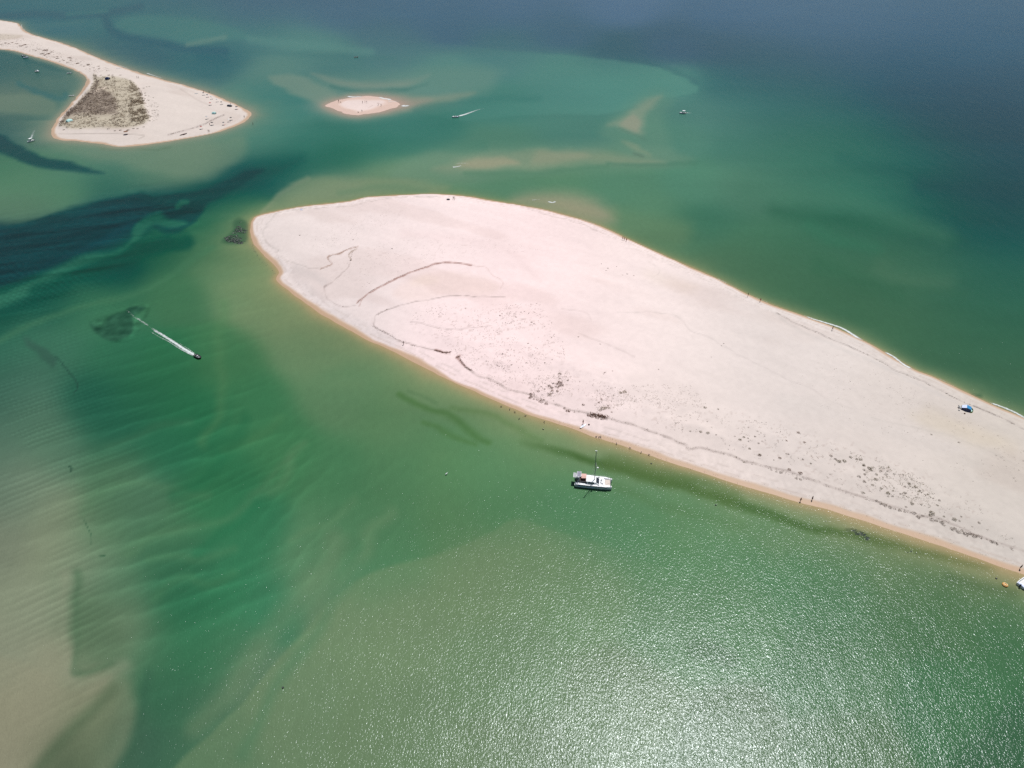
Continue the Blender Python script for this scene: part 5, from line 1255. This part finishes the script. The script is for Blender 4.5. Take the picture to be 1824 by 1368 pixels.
CL = [("reddish brown shrubs in the thick clump at the bank's middle", "brown", [(997,682,9),(1000,686,8),(992,684,6),(994,690,5),(983,691,6),(979,688,5),(984,696,5),(993,697,5),(959,697,6),(946,702,7),(946,707,6),(963,715,8),(973,719,7),(944,709,6),(957,712,5),(951,711,5),(969,712,4)]),
      ("small dark shrubs dotted around the middle clump", "grey", [(997,674,4),(1011,678,4),(971,683,3.2),(964,688.5,3.5),(977,687.5,4),(985,683,4.2),(970,693,4),(952,703.5,3.6),(965,703,3.2),(976,701,4),(985,700,3.4),(969,713,3.2),(986,714,3),(990,689,4),(956,704,2),(950,699,2.4)]),
      ("lone brown shrubs along the middle drift line", "brown", [(1011,731.5,8),(1006,728,5),(1014,733,5),(1023,734,3.4),(1039,721,5.5),(1049,740,7),(1055,743,6),(1064,744,7.5),(1072,746,6.5),(1078,746,5),(1060,742,5),(1071,711,5),(1067,717,4),(1083,723,4)]),
      ("dry tan shrubs near the middle drift line", "dry", [(978,704,6),(981,701,5),(1074,728,9),(1069,731,6),(1079,726,6),(996,688,5),(1085,727,5),(1112,698,8),(1106,700,6)]),
      ("olive shrubs between the middle and the right clumps", "olive", [(1256,726,6),(1279,729,4),(1248,769,5.5),(1261,771,6),(1325,779,5),(1318,783,5.5),(1335,799,5),(1354,810,5),(1325,823,4.5),(1311,814,4.5),(1230,768,3.5)]),
      ("brown shrubs standing apart right of the middle", "brown", [(1422,771,6),(1400,785,5),(1433,788,5),(1353,811,6),(1389,816,5.5),(1406,836,6.5),(1426,843,7.5),(1078,664,4.5),(1091,661,3.5),(1076,666,3),(1090,734,4)]),
      ("grey and olive shrubs in the right hand clump", "olive", [(1494,822,8),(1504,821,7),(1515,814,5),(1526,818,5),(1533,819,6),(1549,834,7),(1552,838,5),(1538,829,5),(1561,845,5),(1560,854,7),(1554,864,5),(1537,878,6.5),(1570,870,5),(1582,879,7),(1582,884,4),(1591,874,3.4),(1620,862,6),(1631,867,6),(1624,897,6.5),(1660,914,10),(1657,918,6),(1681,920,4.5),(1670,900,4.5),(1700,925,8),(1653,881,4.5)]),
      ("small grey shrubs scattered in the right hand clump", "grey", [(1539,829,5),(1539,837,5),(1570,839,3.5),(1540,845,5),(1530,849,6),(1540,858,6),(1612,867,4.5),(1639,874,4),(1612,878,6),(1635,881,3.4),(1614,903,4.4),(1673,891,4.6),(1662,888,3),(1709,928,4),(1712,920,3.4),(1744,931,4.8),(1732,938,3.6),(1488,818,5),(1480,812,6),(1590,884,4),(1604,880,4)]),
      ("dark grey weed mounds on the right drift line", "grey", [(1561,892,6),(1568,896,8),(1576,900,8.5),(1585,903.5,7.5),(1593,906,6),(1603,909,7),(1611,912,5),(1628,914,8),(1636,921,8),(1644,919,5),(1660,926,9),(1667,927,6),(1678,931,8),(1681,935,6),(1695,942,9),(1701,941,6),(1707,947,9),(1713,945,6),(1720,951,10),(1728,951,7),(1736,955,10),(1742,954,6),(1747,958,6),(1758,961,3.5),(1766,965,7),(1773,967,7),(1776,970,5),(1787,974,3.6),(1801,977,5),(1803,980,4.5),(1391,842,6),(1383,840,5),(1374,837,4),(1419,852,6),(1426,854,5)]),
      ("small dark plants on the open sand of the large bank", "grey", [(1071,470,2.4),(1083,478,3),(1080,482,2.4),(1098,475,2.2),(1117,488,3),(1109,490,2),(1129,491,2.6),(534,419,3),(629,427,2.6),(625,464,4),(1030,600,3),(1069,613,2.6),(891,562,3.8),(894,559,2.6),(919,565,3.8),(947,574,3.6),(951,577,2.4),(970,582,2.6),(928,556,2.6),(942,558,2.6),(953,557,2.4),(934,555,2.4),(1659,774,3.8),(1708,788,4),(1289,612,2.6),(1285,616,2.2),(903,558,2.6),(962,560,2.4),(829,549,3),(886,683,4),(1267,636,2.2),(1173,658,2.6),(698,443,3.4),(611,546,2.6)])]
ONES = "first second third fourth fifth sixth seventh eighth ninth tenth eleventh twelfth thirteenth fourteenth fifteenth sixteenth seventeenth eighteenth nineteenth".split()
TENS = {2: ("twentieth", "twenty-"), 3: ("thirtieth", "thirty-"), 4: ("fortieth", "forty-"), 5: ("fiftieth", "fifty-")}
def ordinal(n):
    return ONES[n - 1] if n < 20 else TENS[n // 10][0] if n % 10 == 0 else TENS[n // 10][1] + ONES[n % 10 - 1]
def relabel(group):
    """each plant of a group is told apart by its size and its place counted from the left"""
    os_ = [o for o in bpy.data.objects if o.get('group') == group]
    os_.sort(key=lambda o: (o.location.x) / (o.location.y * CP + H * SP))
    if len(group.split()) > 11: raise ValueError(group)
    for i, o in enumerate(os_): o['label'] = ordinal(i + 1) + " from left of the " + group
for gname, kk, L in CL:
    for x, y, wp in L:
        shrub("main", x, y, wp, kk, "one of the " + gname if len(("one of the " + gname).split()) <= 16 else gname, gname, .8)
o_ = shrub("main", 997, 666.5, 8, 'grey', "wide flat grey shrub standing above the brown clump at the bank's middle", None, .45)
def scatter(nm, poly, n, kk, sz, gname, flat=.8, seed=1):
    rg_ = np.random.default_rng(seed); P = np.array(poly, float); lo, hi = P.min(0), P.max(0); c = 0
    while c < n:
        x, y = rg_.uniform(lo[0], hi[0]), rg_.uniform(lo[1], hi[1])
        if inside(np.array([x]), np.array([y]), P)[0] and vnoise(np.array([x]), np.array([y]), 22, seed)[0] > .42:
            shrub(nm, x, y, rg_.uniform(*sz), kk, "one of the " + gname, gname, flat); c += 1
scatter("main", [(878,632),(930,612),(1010,605),(1012,640),(940,655),(880,658)], 26, 'grey', (1.8, 3.4), "tiny grey plants above the brown middle clump", seed=11)
scatter("main", [(1240,748),(1330,758),(1420,800),(1460,830),(1400,828),(1280,800)], 22, 'grey', (2, 4), "small grey plants between middle and right clumps", seed=13)
SG = "dark shrubs scattered along the neck of the far spit"
for x, y, wp in ((3,79,5),(10,77,5),(16,78,4),(38,82,7),(44,80,6),(47,84,4),(60,89,4),(64,90,4),(75,96,7),(80,98,6),(82,90,9),(86,96,7),(97,102,4),(103,104,6),(102,101,4),(124,103,6),(127,105,5),(114,108,4),(126,108,4),(138,113,6),(157,115,5),(150,118,4),(167,121,3.6),(160,123,3),(176,118,4),(176,123,3.6),(190,126,2.6),(112,106,3),(120,112,4),(158,116,5),(137,113,4),(194,134,5),(200,134,4),(214,134,4),(180,134,4),(92,93,5),(70,88,4),(106,110,3),(145,116,3),(168,126,3),(30,78,4),(22,76,4)):
    shrub("left", x, y, wp, 'grey' if int(x) % 2 else 'brown', "one of the " + SG, SG, .6)
SG = "shrubs fringing the right side of the far scrub"
for x, y, wp in ((256,157,4),(261,155,3),(266,154,3),(258,166,4),(259,170,4),(255,180,3.4),(258,176,3.6),(264,179,3),(273,174,2.6),(262,190,3),(276,197,3),(281,205,4),(276,201,3),(270,207,3),(267,215,3.4),(256,226,4),(245,229,4),(238,229,4),(228,232,6),(214,232,5),(205,233,4),(193,229,4),(144,229,5),(120,226,5),(114,231,4),(108,224,6)):
    shrub("left", x, y, wp, 'grey' if int(x) % 3 else 'olive', "one of the " + SG, SG, .6)

def ground_many(nm, x, y):
    gx_, gy_, gz_ = GZ[nm]
    return np.array([gh(nm, (a, b)) for a, b in zip(x, y)])
def tuft_field(name, nm, polys, mat, label, cat_, seed, blades_n=5):
    rg_ = np.random.default_rng(seed); out_ = []
    for P, n, r, hgt, wid, nz in polys:
        P = np.array(P, float); lo, hi = P.min(0), P.max(0); x = rg_.uniform(lo[0], hi[0], n * 6); y = rg_.uniform(lo[1], hi[1], n * 6)
        k = inside(x, y, P)
        w_ = atn(np.stack([x, y], 1)); nn = .4 * vnoise(w_[:, 0], w_[:, 1], 7, seed) + .6 * vnoise(w_[:, 0], w_[:, 1], 2.6, seed + 1); k &= nn > nz
        w_ = w_[k][:n]; z = ground_many(nm, w_[:, 0], w_[:, 1])
        for (a, b), zz in zip(w_, z):
            s_ = rg_.uniform(.5, 1.5); T = blades(rg_, blades_n, r * s_, hgt * s_, wid * s_); T = T + np.array([a, b, zz - .02]); out_.append(T)
    o = bpy.data.objects.new(name, tri_mesh(name, np.concatenate(out_), mat)); COL.objects.link(o); tag(o, label, cat_, kind='stuff'); return o
SCR = [(168,133),(176,141),(200,139),(225,143),(240,151),(250,168),(256,185),(262,205),(267,215),(258,225),(238,230),(210,231),(170,231),(132,231),(109,226),(109,218),(126,198),(141,183),(158,165),(167,150)]
tuft_field("dune_scrub", "left", [(SCR, 1300, .6, .42, .25, .42), ([(235,150),(252,166),(262,200),(268,215),(240,228),(232,200),(235,175)], 620, .8, .6, .3, .44)], PMAT['scrub'], "olive and brown low scrub covering the far spit", "scrub", 401, 7)
tuft_field("dune_scrub", "left", [([(118,212),(132,195),(150,176),(165,165),(185,162),(205,178),(211,195),(208,205),(180,209),(145,208)], 1500, .55, .3, .2, .15), ([(166,132),(172,150),(160,168),(140,186),(120,200),(106,226),(112,222),(128,205),(150,185),(172,165),(178,146)], 700, .8, .6, .3, .35), (SCR, 600, .5, .4, .25, .5)], PMAT['heath'], "dense brown patch of scrub in the middle of the far spit", "scrub", 403, 7)
tuft_field("dune_litter", "left", [([(0,62),(30,66),(60,76),(100,92),(150,108),(205,128),(170,132),(130,118),(90,106),(50,92),(0,84)], 700, .35, .2, .14, .35), ([(262,170),(285,190),(285,215),(262,225)], 120, .35, .2, .14, .4)], PMAT['grey'], "fine grey litter of dead plants on the neck of the far spit", "plant litter", 405)
LM = [([(720,565),(800,545),(900,548),(980,575),(1010,640),(900,665),(820,640)], 620, .17, .12, .09, .50), ([(830,650),(900,640),(1000,655),(1120,700),(1250,745),(1240,785),(1100,735),(950,695)], 560, .17, .12, .09, .50),
      ([(1230,735),(1330,745),(1500,800),(1650,855),(1760,915),(1820,975),(1600,900),(1400,838),(1300,805)], 620, .18, .13, .09, .50), ([(1120,690),(1230,690),(1260,730),(1160,730)], 260, .2, .12, .08, .3),
      ([(540,430),(700,372),(720,385),(620,440),(560,450)], 160, .14, .08, .07, .5), ([(600,475),(720,425),(900,430),(960,450),(760,470),(640,520)], 260, .14, .08, .07, .5), ([(1480,625),(1640,700),(1824,800),(1824,900),(1600,810),(1400,700)], 320, .14, .08, .07, .52), ([(880,545),(960,545),(990,590),(900,590)], 160, .2, .12, .1, .4)]
tuft_field("dune_litter", "main", LM, PMAT['grey'], "fine grey dead plant litter sprinkled over the large bank", "plant litter", 407, 4)
LB = [([(820,640),(900,640),(960,690),(880,690)], 260, .14, .10, .08, .4), ([(950,675),(1010,670),(1010,700),(970,722),(940,712)], 200, .2, .15, .1, .3), ([(1060,700),(1160,705),(1180,720),(1060,735)], 200, .25, .15, .1, .45), ([(1500,805),(1640,860),(1700,925),(1560,880)], 240, .3, .2, .13, .45)]
tuft_field("dry_grass", "main", LB, PMAT['olive'], "thin dry olive grass between the shrubs of the large bank", "dry grass", 409, 4)

for gname in sorted({o.get('group') for o in bpy.data.objects if o.name.startswith("dune_shrub") and o.get('group')}): relabel(gname)

# drift lines of dead sea-weed
def drift(pts, n, spread, size, label, seed, nm="main", mat='grey', gap=.35):
    rg_ = np.random.default_rng(seed); P = smooth_open(pts, 6); L = np.r_[0, np.cumsum(np.linalg.norm(np.diff(P, axis=0), axis=1))]
    s_ = rg_.uniform(0, L[-1], n); x = np.interp(s_, L, P[:, 0]); y = np.interp(s_, L, P[:, 1]); k = vnoise(s_, s_ * 0, 11, seed) > gap; x, y = x[k], y[k]
    w_ = atn(np.stack([x, y], 1)) + rg_.normal(0, spread, (len(x), 2)); z = ground_many(nm, w_[:, 0], w_[:, 1]); out_ = []
    for (a, b), zz in zip(w_, z):
        q = rg_.uniform(.35, 1.3) * size; out_.append(blades(rg_, 5, q, q * .5, q * .6) + np.array([a, b, zz - .01]))
    o = bpy.data.objects.new("drift_line", tri_mesh("drift_line", np.concatenate(out_), PMAT[mat])); COL.objects.link(o); tag(o, label, "seaweed drift", kind='stuff')
drift([(829,656),(848,669),(887,685),(906,695),(946,707),(972,717),(1006,729),(1048,740),(1075,746),(1104,754),(1143,765),(1169,775),(1217,794),(1225,801),(1248,800),(1288,811),(1344,830),(1391,842),(1423,851),(1476,870),(1528,887),(1581,903),(1633,920),(1686,933),(1739,957),(1804,978)], 900, .36, .135, "long drift line of dead seaweed above the inner beach", 501)
drift([(1050,740),(1060,743),(1080,746)], 120, .5, .32, "thick brown heap of seaweed on the inner drift line", 503, mat='brown', gap=0)
drift([(1383,559),(1449,593),(1512,619),(1555,640),(1607,667),(1670,696),(1712,717),(1765,738),(1824,767)], 520, .14, .14, "thin drift line of dead seaweed above the outer beach", 505, gap=.4)
drift([(803,633),(790,630),(777,627),(756,622),(719,612),(690,596),(668,585),(664,578),(672,565),(693,554)], 380, .25, .16, "curved drift line round the hollow of the large bank", 507, gap=.3)
drift([(814,640),(818,638),(820,644),(829,656),(840,663)], 150, .22, .2, "short brown drift line at the start of the long one", 509, mat='brown', gap=0)
drift([(776,627),(786,630),(796,631),(803,630)], 110, .2, .2, "short brown seaweed heap left of the brown drift line", 511, mat='brown', gap=0)
drift([(572,483),(589,477),(588,470),(586,462),(608,454),(624,446),(635,444),(628,454),(625,466)], 200, .12, .12, "zigzag drift line on the left part of the large bank", 513, mat='brown', gap=.2)
drift([(637,543),(658,525),(677,514),(703,501),(735,488),(761,479),(793,472),(819,473),(840,476)], 420, .10, .12, "long brown curved scarp with drift on the large bank", 515, mat='brown', gap=.15)
drift([(900,722),(960,744),(1030,768),(1100,790),(1200,823),(1300,856)], 200, 1.2, .11, "scattered weed scraps along the inner waterline", 517, mat='brown', gap=.3)
drift([(1070,776),(1100,785),(1150,800),(1250,832),(1350,861),(1440,886),(1600,936),(1800,1003)], 260, .5, .09, "fine line of scraps at the top of the wet sand", 519, gap=.3)
drift([(300,242),(330,234),(360,225),(385,213),(400,207)], 160, .6, .25, "double drift line across the tip of the far spit", 521, nm="left", gap=.3)
